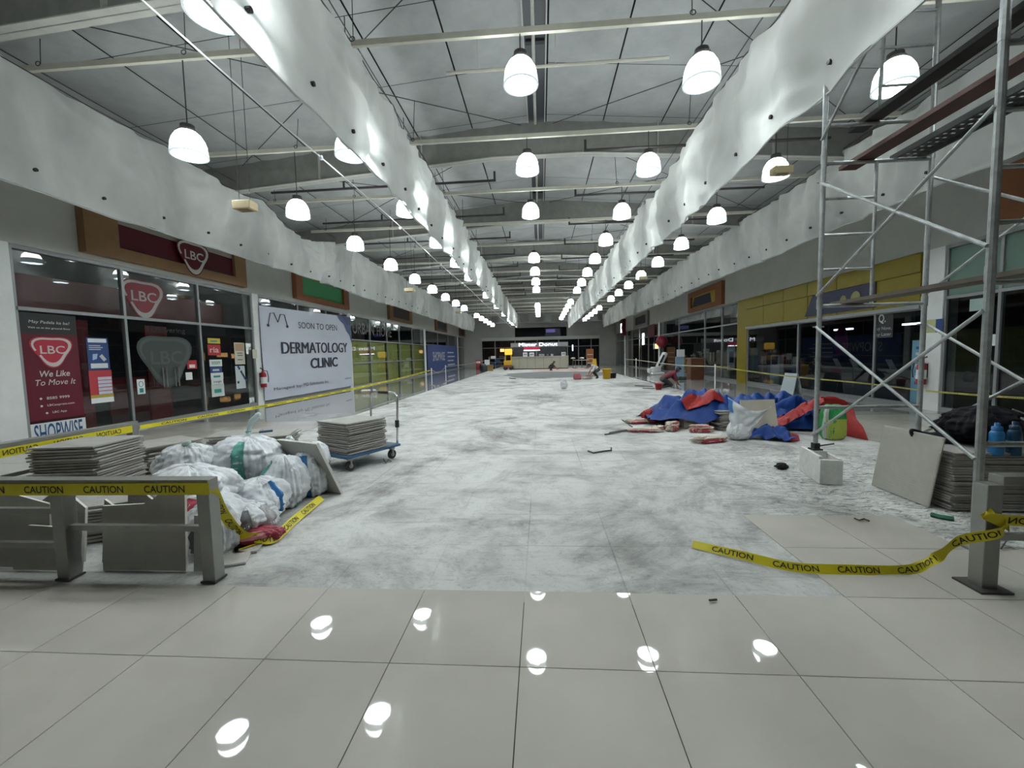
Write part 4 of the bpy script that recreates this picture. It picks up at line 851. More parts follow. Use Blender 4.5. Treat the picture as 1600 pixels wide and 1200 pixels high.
hp = [(-.27, .43, .19), (-.27, .45, .5), (-.27, .46, .8), (-.24, .465, .875), (-.15, .468, .90), (.15, .468, .90), (.24, .465, .875), (.27, .46, .8), (.27, .45, .5), (.27, .43, .19)]
MB().tube(catmull(hp, 3), .016, 10).build('handle', CHROME, tr, True, world=False); MB().tube([(-.1, .468, .90), (.1, .468, .90)], .021, 10).build('grip', RUB, tr, world=False)
MB().b2((.25, .42, .42), (.29, .46, .52)).build('latch', RUB, tr, world=False)
stack('the stack on the blue trolley', tc.x-.04, tc.y-.08, 15, TA, z0=.204, dz=.0262, jit=.014, jr=.05, seed=7)
# ================================================================ SCAFFOLD
A, B, C, D = (2.98, 4.72), (2.96, 3.0), (4.03, 4.72), (4.01, 3.0)
sc = thing('scaffold', 'grey steel frame scaffold tower at the right, rusty tubes and crossed braces', 'scaffold', (3.5, 3.86, 0))
def tb(nm, a, b, r=.022, mat=GALV): return MB().tube([a, b], r, 10).build(nm, mat, sc)
def at3(p, z): return (p[0], p[1], z)
tb('leg', at3(A, .30), at3(A, 4.1), .024); tb('leg', at3(C, .02), at3(C, 5.3), .024); tb('leg', at3(B, .02), at3(B, 4.9), .026); tb('leg', at3(D, .02), at3(D, 4.9), .026)
for p in (A, B, C, D):
    for z in (1.86, 3.36): tb('coupling', at3(p, z-.05), at3(p, z+.05), .029)
for p in (B, C, D): MB().b2((p[0]-.07, p[1]-.07, 0), (p[0]+.07, p[1]+.07, .012)).build('base_plate', GALV, sc)
IX = 3.5
for z in (.75, 1.84, 3.31, 3.69): tb('frame_beam', at3(A, z), at3(C, z), .019)
for z in (.72, 1.8, 3.3): tb('frame_beam', at3(B, z), at3(D, z), .019)
tb('ladder_bar', (IX, 4.72, 1.84), (IX, 4.72, 3.31), .017); tb('ladder_bar', (IX, 4.72, 3.69), (IX+.03, 4.72, 4.72), .017)
for z in (2.22, 2.58, 2.95): tb('rung', at3(A, z), (IX, 4.72, z), .014)
for z in (4.05, 4.42, 4.75): tb('rung', (IX, 4.72, z), at3(C, z), .014)
for z in (2.19, 2.54, 2.89): tb('rung', at3(B, z), (IX, 3.0, z), .014)
tb('ladder_bar', (IX, 3.0, 1.8), (IX, 3.0, 3.3), .017)
for p, q, dx in ((A, B, -.03), (C, D, .03)):
    for z0, z1 in ((3.12, 2.04), (1.95, 2.92), (1.62, .62), (.45, 1.62)): tb('cross_brace', (p[0]+dx, p[1], z0), (q[0]+dx, q[1], z1), .0135)
tb('cross_brace', (A[0]-.03, A[1], 3.55), (B[0]-.03, B[1]+.25, 4.75), .0135)
for p in (A, C):
    for z in (1.62, 3.12): tb('brace_pin', (p[0]-.06, p[1], z), (p[0]+.05, p[1], z), .008)
MB().b2((A[0]-.05, A[1]-.05, .285), (A[0]+.05, A[1]+.05, .30)).b2((A[0]-.03, A[1]-.03, .3), (A[0]+.03, A[1]+.03, .36)).build('jack', BLACK, sc); tb('jack_handle', (A[0]+.02, A[1]-.02, .33), (A[0]+.16, A[1]-.05, .36), .008, ROD)
solo(MB().b2((3.30, 2.45, 3.332), (3.48, 4.98, 3.372)), 'scaffold_plank', M('rust brown plank', (.055, .022, .018), .7, vary=.3), 'rust brown plank lying on the upper scaffold beams', 'plank', 'scaffold planks')
solo(MB().b2((3.36, 2.4, 3.711), (3.52, 4.95, 3.755)), 'scaffold_plank', M('black plank', (.02, .018, .017), .7, vary=.3), 'black plank on the highest scaffold beam', 'plank', 'scaffold planks')
solo(MB().b2((3.20, 2.5, 1.861), (3.42, 4.9, 1.895)), 'scaffold_plank', M('weathered plank', (.10, .085, .065), .8, vary=.25), 'weathered plank on the middle scaffold beams', 'plank', 'scaffold planks')
dk = thing('scaffold_deck', 'perforated dark metal deck panel beside the upper planks', 'deck', (3.84, 3.8, 3.332)); DKM = M('dark perforated metal', (.05, .05, .052), .5, .5, vary=.3)
for x in (3.70, 3.97): MB().b2((x-.012, 2.5, 3.332), (x+.012, 4.8, 3.385)).build('side_rail', DKM, dk)
for k in range(29): MB().b2((3.71, 2.52+.08*k, 3.372), (3.96, 2.565+.08*k, 3.38)).build('tread_bar', DKM, dk)
for x in (3.77, 3.84, 3.91): MB().b2((x-.012, 2.52, 3.364), (x+.012, 4.79, 3.372)).build('spine', DKM, dk)
# white block box under the left leg
fb = thing('foam_box', 'white open topped block under the left scaffold leg', 'box', (2.985, 4.65, 0), None, -.20); FOAM = M('dusty white foam', (.66, .66, .64), .8, vary=.12, vscale=14)
for p, q in (((-.10, -.27, 0), (.10, -.24, .25)), ((-.10, .24, 0), (.10, .27, .27)), ((-.10, -.24, 0), (-.07, .24, .28)), ((.07, -.24, 0), (.10, .24, .26))): MB().b2(p, q).build('side', FOAM, fb, world=False)
MB().b2((-.07, -.24, 0), (.07, .24, .2)).build('filling', FOAM, fb, world=False); MB().b2((-.065, .0, .2), (.065, .16, .285)).build('pad', FOAM, fb, world=False)
sack('black crumpled glove beside the white block', (2.78, 4.98, 0), (.06, .05, .035), .3, 21, None, wr=.3, mat=M('black cloth', (.012, .012, .014), .8), name='glove', cat='glove', group=None)

# ================================================================ RIGHT PILE: ribbed tile, bag, bottles
def ribbed(label, o, xd, yd, s, mat, n=26, m=9):
    o, xd, yd = Vector(o), Vector(xd).normalized(), Vector(yd).normalized(); nn = xd.cross(yd).normalized()
    t = thing('ribbed_tile', label, 'floor slab', o, 'tiles showing their ribbed backs')
    MB().prism([(0, 0), (s, 0), (s, s), (0, s)], o, xd, yd, .012).build('slab', mat, t)
    g = MB()
    for side in (nn*.0,):
        for i in range(n):
            v = (i+.5)/n*s; g.prism([(.008, v-s/n*.3), (s-.008, v-s/n*.3), (s-.008, v+s/n*.3), (.008, v+s/n*.3)], o+nn*.0035, xd, yd, .0035)
    r = g.build('ribs', mat, t); r['kind'] = 'stuff'; return t
CREAM = M('cream tile back', (.50, .49, .44), .8, vary=.06, vscale=12)
ribbed('tile leaning on the right stack, its pale ribbed back to the hall', (3.31, 4.37, .004), (0, -1, 0), (.055, -.05, .6), .62, CREAM)
BAGM = M('black nylon bag', (.005, .005, .009), .7, spec=.2, bump=.3, bscale=12); top = .50
bg = sack('black backpack slumped on the right tile stack', (4.02, 4.08, top), (.32, .24, .17), .1, 31, None, wr=.16, mat=BAGM, name='backpack', cat='bag', group=None)
lo = Vector(bg.location)
MB().grid(lambda u, v: Vector((3.42+u*.5, 4.02+v*.22+.02*math.sin(u*7), top+.012+.10*math.sin(math.pi*min(1, max(0, v)))*(.5+.5*u)+.02*noise.noise(Vector((u*4, v*4, 3))))), 16, 10).build('flap', BAGM, bg, True)
MB().tube(catmull([(3.60, 4.06, top+.05), (3.46, 4.02, top+.10), (3.36, 4.0, top+.13), (3.37, 4.0, top+.08), (3.46, 4.02, top+.02), (3.55, 4.06, top+.02)], 4), .016, 6).build('strap', BAGM, bg, True)
MB().tube(catmull([(4.05, 3.86, top+.33), (4.18, 3.86, top+.27), (4.28, 3.88, top+.16)], 5), .006, 5).build('zip', M('grey zip', (.3, .3, .32), .5), bg)
def bottle(label, p, col, h=.27):
    t = thing('water_bottle', label, 'bottle', p, 'bottles on the right stack'); c = tuple(p); mt = M('bottle '+label[:9], col, .25, vary=.05)
    MB().lathe([(.0, 0), (.044, .002), (.046, .02), (.046, .09), (.040, .11), (.046, .13), (.046, h*.68), (.036, h*.75), (.03, h*.77)], c, 18, cap=True).build('body', mt, t, True)
    MB().lathe([(.034, h*.76), (.034, h*.88), (.028, h*.89), (.018, h*.91), (.018, h), (.0, h)], c, 16).build('cap', mt, t, True)
    MB().lathe([(.0465, h*.36), (.0465, h*.44)], c, 18).build('band', M('bottle teal foot', (.02, .22, .22), .3), t)
b1 = FL(1556, 713, .497); b2 = FL(1580, 712, .497)
bottle('bright blue water bottle on the right tile stack', (b1.x+.12, b1.y+.12, .4765), (.01, .16, .42)); bottle('dark teal water bottle beside the bright blue one', (b2.x+.12, b2.y+.10, .4765), (.008, .05, .11), .28)

# ================================================================ TARPAULIN HEAP
BTARP = M('blue tarpaulin', (.002, .030, .165), .5, spec=.22, vary=.2, vscale=5, bump=.5, bscale=9); RTARP = M('red tarpaulin', (.24, .012, .010), .5, spec=.25, vary=.2, vscale=5, bump=.5, bscale=9)
def lerp_tab(tab, x):
    if x <= tab[0][0]: return tab[0][1]
    for (a, b), (c, d) in zip(tab, tab[1:]):
        if x <= c: return b+(d-b)*(x-a)/(c-a)
    return tab[-1][1]
TZ = [(2.0, .17), (2.3, .34), (2.7, .52), (3.1, .62), (3.45, .53), (3.9, .56), (4.4, .55), (4.9, .42), (5.2, .27), (5.5, .08)]
FZt = [(2.0, .12), (2.4, .20), (2.8, .10), (3.15, .30), (3.5, .40), (3.75, .34), (4.0, .05), (5.5, .01)]
FY = [(2.0, 7.8), (2.5, 7.5), (3.0, 7.4), (3.5, 7.45), (4.1, 7.25), (5.0, 7.3), (5.5, 7.7)]
tp = thing('tarpaulin', 'blue tarpaulin with red underside heaped over tiles on the right of the floor', 'tarpaulin', (3.7, 8.0, 0))
def tpos(u, v):
    x = 2.0+u*3.5; yf = lerp_tab(FY, x); yb = 9.0; y = yf+(yb-yf)*v; zt = lerp_tab(TZ, x); zf = lerp_tab(FZt, x)
    if v < .38: w = v/.38; z = zf+(zt-zf)*(1-(1-w)**1.9)
    else: w = (v-.38)/.62; z = zt*(1-w**1.5)+.015*w
    cr = 1.3*abs(noise.noise(Vector((x*1.2+y*.9, y*2.3-x*1.4, 1))))-.3+1.0*abs(noise.noise(Vector(((x+y*1.4)*1.1, (x-y*.6)*4.2, 4))))-.25+.35*abs(noise.noise(Vector((x*3+y*5, y*3-x*8, 6))))-.1
    k = min(1, 4*v*(1-v)+.3)*min(1, z*4)
    z = max(.012, z+.17*cr*k); y += .07*noise.noise(Vector((x*3, v*3, 8))); x += .05*noise.noise(Vector((x*3, v*3, 12)))
    return Vector((x, y, z))
MB().grid(tpos, 130, 70).build('blue_sheet', BTARP, tp, True)
MB().grid(lambda u, v: tpos(.19+.17*u-.03*v, .10+.04*u+(.20-.10*abs(u-.5))*v)+Vector((.0, -.035, .03)), 22, 14).build('red_fold', RTARP, tp, True)
def crump(p, amp, sd): return amp*(abs(noise.noise(Vector((p.x*5, p.y*5, sd))))*1.3+abs(noise.noise(Vector((p.x*11+p.z*6, p.y*9, sd+3))))*.6-.3)
def sheet(c00, c10, c01, c11, bow, amp, sd, mat, nm, nu=34, nv=22):
    c00, c10, c01, c11 = [Vector(c) for c in (c00, c10, c01, c11)]
    def fn(u, v):
        p = c00.lerp(c10, u).lerp(c01.lerp(c11, u), v); p.z += bow*math.sin(math.pi*v)*(.55+.45*math.sin(math.pi*u)); k = crump(p, amp, sd); p += Vector((.3*k, -.5*k, k)); p.z = max(p.z, .006); return p
    return MB().grid(fn, nu, nv).build(nm, mat, tp, True)
f0, f1 = FL(1170, 686), FL(1243, 692)
sheet((f0.x, f0.y, .01), (f1.x, f1.y, .01), (f0.x+.35, f0.y+.45, .05), (f1.x+.05, f1.y+.5, .05), .13, .10, 3, BTARP, 'blue_skirt')
g0 = FL(1236, 690); sheet((g0.x, g0.y, .01), (g0.x+.14, g0.y+.02, .01), (g0.x+.02, g0.y+.22, .06), (g0.x+.15, g0.y+.20, .03), .07, .06, 5, RTARP, 'red_hem', 14, 12)
sheet((3.75, 7.02, .05), (4.50, 6.98, .50), (3.80, 7.32, .10), (4.62, 7.22, .60), .06, .10, 7, RTARP, 'red_band')
sheet((4.05, 7.35, .15), (4.75, 7.35, .30), (4.0, 7.6, .50), (4.7, 7.6, .42), .10, .16, 9, BTARP, 'blue_crumple')
tr_ = FL(1357, 689); tl_ = Vector((4.30, 6.95, .01))
def flap(u, v):
    top = Vector((4.55, 7.10, .60)).lerp(Vector((4.98, 7.2, .50)), u); bot = Vector((4.62, 7.45, .01)).lerp(Vector((tr_.x, tr_.y, .008)), u)
    p = top.lerp(bot, v); p += Vector((.03, -.05, .0))*noise.noise(Vector((u*3, v*3, 5)))*1.2; p.y -= .08*math.sin(math.pi*v)*u; p.z = max(p.z, .008); return p
MB().grid(flap, 18, 18).build('red_flap', RTARP, tp, True)
MB().grid(lambda u, v: Vector((4.35, 7.0, .45)).lerp(Vector((4.6, 7.1, .60)), u)+Vector((.36*v, .03*math.sin(u*5), -.16*v*v+.05*v+.02*noise.noise(Vector((u*3, v*4, 1))))), 10, 10).build('red_top', RTARP, tp, True)
stack('the stack under the blue tarpaulin', 3.32, 7.72, 13, .2, seed=12, jit=.03, jr=.1)
sack('green and yellow printed sack standing under the red tarpaulin', (4.42, 6.62, 0), (.15, .10, .275), .1, 41, None, (.3, .45, .3), wr=.11, e=.38, taper=.12, group=None, print_=[(.55, .95, .08, .55, M('sack olive', (.36, .42, .06), .5)), (.50, .62, .2, .85, M('sack grey panel', (.40, .43, .40), .5))], mat=M('sack green', (.02, .26, .07), .5, vary=.2, vscale=8, bump=.3, bscale=12))
wsx = sack('white sack with open flared mouth propped before the tarpaulin', (3.05, 6.66, 0), (.17, .14, .16), .2, 42, None, WS, wr=.07, lean=(.05, .04), group=None)
def fan(u, v):
    lo_ = Vector((2.92, 6.60, .16)).lerp(Vector((3.18, 6.56, .14)), u); hi = Vector((2.90, 6.70, .66)).lerp(Vector((3.52, 6.62, .52)), u); p = lo_.lerp(hi, v)
    p.y += -.10*math.sin(math.pi*u)*v+.05*noise.noise(Vector((u*5, v*2, 3))); p.z += -.13*math.sin(math.pi*u)*v*v; p.x += .03*noise.noise(Vector((u*4, v*4, 7))); return p
MB().grid(fan, 30, 20).build('mouth', M('woven sack 2', WS, .55), wsx, True); MB().grid(lambda u, v: fan(.0+.10*u, .55+.42*v)+Vector((-.002, -.012, 0)), 4, 6).build('stripe', BLU, wsx, True)
ribbed('cream ribbed tile propped upright behind the white sack', (3.24, 6.86, .004), (1, .12, 0), (-.05, .2, 1), .58, M('warm cream tile back', (.56, .52, .43), .8, vary=.05))
PW = M('cement sack paper', (.60, .53, .46), .75, vary=.08, bump=.4, bscale=14); PR = M('cement sack red', (.46, .06, .075), .65)
for i, (px, py, sz, rz, lab) in enumerate(((1008, 676, (.24, .09, .035), -.1, 'flattened cement sack nearest the two loose rods'), (1003, 662, (.23, .10, .04), .15, 'pale flattened cement sack behind the nearest one'), (1029, 672, (.13, .07, .035), .5, 'small twisted cement sack between the flat ones and the rolled one'),
      (1052, 674, (.13, .09, .08), .9, 'rolled cement sack with a white open end'), (1080, 662, (.13, .10, .10), .1, 'crumpled cement sack under the tarpaulin edge'), (1097, 676, (.17, .10, .06), -.2, 'cement sack gaping open below the tarpaulin'), (1112, 692, (.25, .08, .05), .35, 'long cement sack curled up against the white sack'))):
    p = FL(px, py); sack(lab, (p.x, p.y+sz[1], 0), sz, rz, 50+i, None, wr=.34, e=.5, taper=.1, mat=PW, print_=[(.60, .92, .22, .55, PR), (.05, .35, .3, .6, PR)] + ([(.62, .9, .72, .86, PR)] if i % 2 else []), group='empty cement sacks')
sack('red plastic bag bulging from under the blue tarpaulin', FL(1022, 662)+Vector((0, .25, .0)), (.17, .15, .13), .2, 61, None, wr=.16, mat=RTARP, name='plastic_bag', cat='bag', group=None)
q1 = FL(1095, 650)
for i in range(2): solo(MB().b2((2.55, 7.62+.02*i, .0+.11*i), (2.98, 7.9, .105+.11*i)), 'carton', M('pale carton', (.40, .38, .34), .8), ('lower', 'upper')[i]+' pale carton under the tarpaulin beside the dark tile stack', 'carton', 'cartons', bevel=.006)
# loose bits on the concrete
def bit(label, pix, r=.008, mat=None, z=.012, cat='rod', name='loose_rod'): return solo(MB().tube([FL(*p)+Vector((0, 0, z)) for p in pix], r, 6), name, mat or ROD, label, cat)
bit('bent dark bar lying alone on the concrete', [(919, 706), (927, 709), (945, 706), (955, 705), (955, 701)], .012); bit('front one of two rods ending under a flat cement sack', [(945, 680), (985, 673)], .012); bit('back one of two rods ending under a flat cement sack', [(952, 677), (988, 671)], .010)
bit('thin stick poking out behind the flat cement sacks', [(972, 657), (980, 662), (988, 668)], .010); bit('flat dark strip beside the kneeling worker', [(992, 603), (1020, 604)], .018); bit('second strip below the dark one by the kneeling worker', [(1004, 607), (1023, 607)], .014)
bit('dark wire curl on the concrete right of the trolley', [(599, 718), (603, 725), (607, 719), (611, 722)], .006); bit('short dark scrap on the front tiles', [(1108, 941), (1120, 940)], .006); bit('dark wire scrap on the tile patch', [(1335, 812), (1342, 815), (1350, 813), (1358, 816)], .006)
bit('thin wire dangling below the right caution tape', [(1576, 833), (1572, 848), (1564, 860)], .004); bit('green strip of debris at the foot of the right stack', [(1455, 806), (1470, 810), (1490, 813)], .02, M('green debris', (.03, .14, .09), .7))
bit('dark twisted scrap on the far concrete left of centre', [(796, 591), (800, 592), (806, 592)], .03, cat='scrap', name='scrap')
wm = sack('small white crumpled bag standing alone on the far concrete', FL(881, 607), (.14, .12, .20), 0, 71, None, (.55, .62, .58), wr=.25, group=None)
# ================================================================ FAR END
EY = 47.2
we_ = MB().b2((-9, EY, 3.25), (-2.9, EY+.2, 5.95)); we_.b2((2.9, EY, 3.25), (8.6, EY+.2, 5.95)); we_.b2((-2.9, EY, 4.35), (2.9, EY+.2, 6.6)); we_.b2((-9, EY, 0), (-6.7, EY+.2, 3.25)); we_.b2((6.5, EY, 0), (8.6, EY+.2, 3.25))
struct(we_.build('wall_far', WALL)); struct(MB().b2((-13, 51, 0), (12.6, 51.2, 6.8)).build('wall_beyond', DARK)); struct(MB().b2((-13, 47.9, -.2), (12.6, 51.2, 0)).build('floor_beyond', TILEG))
struct(MB().b2((-9, 47.45, 3.30), (8.6, 51, 3.36)).build('ceiling_beyond', DARK))
fh = thing('facade_header', 'pale beam across the far end above the dark glass', 'beam', (0, EY, 2.95)); MB().b2((-6.69, EY-.35, 2.95), (6.49, EY-.005, 3.3)).build('beam', M('pale beam', (.55, .57, .55), .6), fh)
wn[0] += 1; t = thing('window_%d' % wn[0], None, None, (0, EY, 0)); struct(t); t['label'] = 'dark glass facade closing the far end of the hall'
ys = [-6.7, -5.2, -2.9, -.4, 2.0, 4.2, 5.6, 6.5]
for a, b in zip(ys, ys[1:]):
    MB().b2((a-.04, EY+.02, 0), (a+.04, EY+.1, 2.95)).build('mullion', ALU, t); MB().b2((a, EY+.02, 2.12), (b, EY+.1, 2.19)).build('transom', ALU, t)
    for z0, z1 in ((.05, 2.1), (2.2, 2.93)): MB().b2((a+.05, EY+.055, z0), (b-.05, EY+.063, z1)).build('pane', CLEAR, t)
sv = thing('screen', 'dim purple screen above the far header', 'screen', (1.2, EY-.1, 3.35)); MB().b2((.5, EY-.2, 3.31), (2.2, EY-.1, 4.2)).build('panel', M('purple screen', (.02, .018, .06), .4), sv); MB().b2((.6, EY-.205, 3.75), (1.6, EY-.2, 4.1)).build('glow', M('screen glow', (.08, .07, .25), .4, emit=.4), sv)
zt = thing('zigzag_truss', 'grey zigzag truss across the roof near the far end', 'truss', (0, 44.8, 4.75))
for z in (4.75, 5.6): MB().tube([(-6.6, 44.8, z), (6.4, 44.8, z)], .05, 6).build('chord', FLANGE, zt)
for k in range(8): MB().prism([(-.62, 0), (.62, 0), (.10, .85), (-.10, .85)], (-5.6+1.6*k, 44.8, 4.76), (1, 0, 0), UP, .03).build('gusset', PANELM, zt)
for x in (-4.2, 0, 4): MB().tube([(x, 44.8, 5.6), (x, 44.8, RZ(x))], .03, 6).build('hanger', ROD, zt)
WARM = M('warm glow', (1, .55, .2), .5, emit=3.2, ecol=(1, .5, .18)); COLD = M('cool glow', (.8, .9, 1), .5, emit=5)
def glow(label, c, d, mat, n=1):
    t = thing('light_fitting', label, 'light', (c[0], c[1], c[2]-d[2]/2)); MB().box(c, d).build('tube', mat, t); MB().box((c[0], c[1], c[2]+d[2]/2+.03), (d[0]*1.1, d[1]*1.1, .05)).build('housing', BLACK, t)
    MB().tube([(c[0], c[1], c[2]+d[2]/2+.05), (c[0], c[1], 3.425 if abs(c[0]) > 8 else 3.3)], .01, 4).build('rod', ROD, t)
for i, (x, y, z) in enumerate(((-4.6, 49.5, 1.9), (-3.9, 49.3, 1.75), (-3.1, 49.6, 1.95))): glow('warm lamp behind the far glass, %s from the left' % ORD[i], (x, y, z), (.45, .3, .35), WARM)
glow('slim cool tube lamp behind the far glass right of the kiosk', (3.7, 49.2, 2.0), (.12, .12, .7), COLD)
for i, (y, z, d) in enumerate(((33.8, 1.9, (.5, .6, .35)), (35.2, 1.8, (.3, .5, .4)), (31.8, 1.75, (.14, .14, .6)), (31.0, 1.75, (.14, .14, .6)))): glow('warm lamp inside the restaurant on the right, %s along' % ORD[i], (9.6, y, z), d, WARM)
glow('cool tube in the courier shop ceiling', (-10.5, 11.0, 2.55), (.12, 1.0, .06), COLD); glow('cool tube in the phone shop, nearest', (10.4, 12.4, 2.0), (.1, .8, .05), COLD); glow('cool tube in the phone shop, farthest', (10.4, 15.2, 2.0), (.1, .8, .05), COLD); glow('cool panel light in the gadget shop', (10.3, 20.4, 3.1), (.5, 1.0, .06), COLD)
rp = thing('blank_sign', 'dark red panel at the head of the restaurant window', 'panel', (RW-.02, 34.6, 2.5)); MB().b2((RW-.03, 31.2, 2.45), (RW-.005, 33.1, 3.38)).build('board', REDSIGN, rp)
ws = thing('window_sign', 'white glowing letter sign in the restaurant window', 'sign', (RW+.2, 36, 2.0)); MB().b2((RW+.2, 35.3, 1.95), (RW+.25, 35.9, 2.9)).build('panel', M('white glow', (1, 1, 1), .5, emit=5), ws); lettering('K', (RW+.195, 35.75, 2.15), RX, UP, .3, .5, INK, ws)
# ---- donut kiosk
KY = 38.0; kx0, kx1 = -2.75, 2.45
kk = thing('kiosk', 'donut kiosk with beige panelled counter and white lit name board', 'kiosk', (0, KY, 0)); BEI = M('beige counter panel', (.36, .35, .29), .6, vary=.05)
nw = 7; w = (kx1-kx0)/nw
for k in range(nw): MB().b2((kx0+w*k+.008, KY, .08), (kx0+w*(k+1)-.008, KY+.04, 1.12)).build('front_panel', BEI, kk)
for x in (kx0, kx1): MB().b2((x-.02, KY+.04, .08), (x+.02, KY+2.4, 1.12)).build('side_panel', BEI, kk)
MB().b2((kx0-.03, KY-.04, 1.12), (kx1+.03, KY+.6, 1.17)).build('counter_top', M('pale top', (.5, .49, .45), .3), kk); MB().b2((kx0, KY+.06, 0), (kx1, KY+.1, .08)).build('plinth', BLACK, kk)
for x in (kx0+.05, -.4, kx1-.05): MB().tube([(x, KY+.3, 1.17), (x, KY+.3, 2.05)], .03, 8).build('post', ALU, kk)
MB().b2((kx0, KY+.1, 2.05), (kx1, KY+.5, 2.42)).build('header', M('pale header', (.22, .225, .24), .5), kk)
lettering('Mister Donut', (kx0+.75, KY+.085, 2.10), (1, 0, 0), UP, 3.5, .30, M('sign glow', (.85, .88, 1), .5, emit=2.2), kk)
MB().b2((-1.6, KY+.9, 1.75), (-.1, KY+.95, 2.04)).build('menu_board', M('menu red', (.35, .02, .05), .5, emit=.5), kk); MB().b2((-1.6, KY+.88, 1.70), (-.1, KY+.95, 1.76)).build('menu_light', COLD, kk)
MB().b2((kx0+.05, KY+2.3, 0), (kx1-.05, KY+2.4, 2.05)).build('back_wall', DARK, kk)
for i, (x, w_, h, lab, mt) in enumerate(((-1.45, .40, .38, 'white boxy drinks machine on the kiosk counter, leftmost', WHITE), (-.85, .42, .36, 'second pale drinks machine on the kiosk counter', WHITE), (.05, .5, .2, 'low pale tray rack on the kiosk counter', M('tray grey', (.35, .37, .38), .5)), (.6, .22, .22, 'small dark cup stack on the kiosk counter', BLACK), (1.0, .2, .18, 'white cup stack on the kiosk counter', WHITE), (2.05, .4, .34, 'pale rack at the right end of the kiosk counter', M('rack pale', (.5, .52, .5), .5)))):
    tt = thing('counter_machine', lab, 'appliance', (x, KY+.3, 1.17), 'things on the kiosk counter'); MB().b2((x-w_/2, KY+.12, 1.17), (x+w_/2, KY+.45, 1.17+h)).build('body', mt, tt, bevel=.02); MB().b2((x-w_*.35, KY+.11, 1.17+h*.3), (x+w_*.35, KY+.12, 1.17+h*.7)).build('front', M('machine front', (.25, .27, .3), .3), tt)
# ---- yellow ride and clutter left of the kiosk
yr = thing('yellow_cart', 'yellow cart with dark wheels at the left corner of the kiosk', 'cart', (-3.0, 37.4, 0)); YC = M('cart yellow', (.62, .38, .02), .5)
MB().b2((-3.35, 37.2, .35), (-2.65, 37.9, .85)).build('body', YC, yr, bevel=.05); MB().b2((-3.25, 37.2, 1.35), (-2.6, 37.8, 1.9)).build('canopy', M('cart canopy', (.8, .5, .06), .5, emit=.5), yr, bevel=.08)
for x in (-3.2, -2.7): MB().tube([(x, 37.5, .85), (x, 37.5, 1.4)], .04, 8).build('post', YC, yr); MB().tube([(x, 37.1, .2), (x, 37.9, .2)], .2, 14).build('wheel', RUB, yr)
MB().b2((-3.4, 37.05, .25), (-2.6, 37.2, .45)).build('bumper', M('cart brown', (.2, .07, .03), .6), yr)
bn2 = thing('dark_bin', 'dark round bin far left in front of the racks', 'bin', (-5.0, 35.6, 0)); MB().lathe([(.0, 0), (.26, 0), (.32, .3), (.30, .55), (.2, .62), (0, .64)], (-5.0, 35.6, 0), 16).build('body', M('dark navy', (.02, .025, .04), .5), bn2, True); MB().lathe([(.33, .3), (.34, .33), (.33, .36)], (-5, 35.6, 0), 16).build('rim', BLACK, bn2)
bx2 = thing('cardboard_box', 'tan cardboard box beside the dark round bin', 'box', (-4.4, 35.7, 0)); MB().b2((-4.62, 35.5, 0), (-4.15, 35.9, .5)).build('body', M('cardboard', (.34, .22, .09), .8), bx2); MB().b2((-4.62, 35.4, .5), (-4.15, 35.52, .56)).build('lid_flap', M('cardboard', (.34, .22, .09), .8), bx2)
rk = thing('shelf_rack', 'low rack with blue goods behind the dark round bin', 'rack', (-4.3, 40, 0))
for z in (.3, .65, 1.0): MB().b2((-5.0, 39.8, z), (-3.5, 40.3, z+.03)).build('shelf', ALU, rk)
for x in (-5.0, -3.5): MB().b2((x-.02, 39.8, 0), (x+.02, 40.3, 1.2)).build('upright', ALU, rk)
for i, (x, z, c) in enumerate(((-4.6, .33, BLUEM), (-4.0, .33, DARK), (-4.2, .68, BLUEM), (-4.6, 1.03, WHITE), (-3.8, 1.03, DARK))): solo(MB().b2((x-.22, 39.85, z), (x+.22, 40.2, z+.24)), 'goods_box', c, ('blue box on the bottom shelf of the far rack', 'dark box on the bottom shelf of the far rack', 'blue box on the middle shelf of the far rack', 'white box on the top shelf of the far rack', 'dark box on the top shelf of the far rack')[i], 'box', 'boxes on the far rack', bevel=.02)
ch = thing('white_chair', 'white plastic chair standing by the far rack', 'chair', (-4.9, 38, 0)); MB().b2((-5.2, 37.8, .42), (-4.75, 38.2, .46)).build('seat', WHITE, ch); MB().b2((-5.2, 38.17, .46), (-4.75, 38.21, .95)).build('backrest', WHITE, ch)
for x in (-5.18, -4.77):
    for y in (37.82, 38.18): MB().tube([(x, y, 0), (x, y, .42)], .02, 6).build('leg', WHITE, ch)
# right of kiosk: tables, stools, yellow sign
ta = thing('cafe_table', 'pale cafe table right of the kiosk', 'table', (3.6, 38.2, 0)); MB().b2((2.9, 37.9, .72), (4.3, 38.5, .76)).build('top', M('pale top', (.5, .49, .45), .3), ta)
for x in (3.1, 4.1): MB().tube([(x, 38.2, .02), (x, 38.2, .72)], .03, 8).build('leg', ALU, ta); MB().b2((x-.2, 38.0, 0), (x+.2, 38.4, .025)).build('foot', BLACK, ta)
for i, x in enumerate((2.95, 3.75)):
    s_ = thing('stool', ('white round topped stool nearest the kiosk', 'white round topped stool beside the yellow sign')[i], 'stool', (x, 39.0, 0), 'stools by the cafe table'); MB().lathe([(0, .86), (.2, .86), (.22, .9), (.18, .97), (0, 1.0)], (x, 39, 0), 14).build('seat', M('cream seat', (.6, .56, .46), .5), s_, True); MB().tube([(x, 39, .02), (x, 39, .86)], .03, 8).build('stem', CHROME, s_); MB().lathe([(0, 0), (.2, 0), (.2, .02), (.03, .04)], (x, 39, 0), 14).build('base', CHROME, s_)
ys_ = thing('floor_sign', 'yellow folding floor sign right of the cafe table', 'sign', (4.75, 36.5, 0))
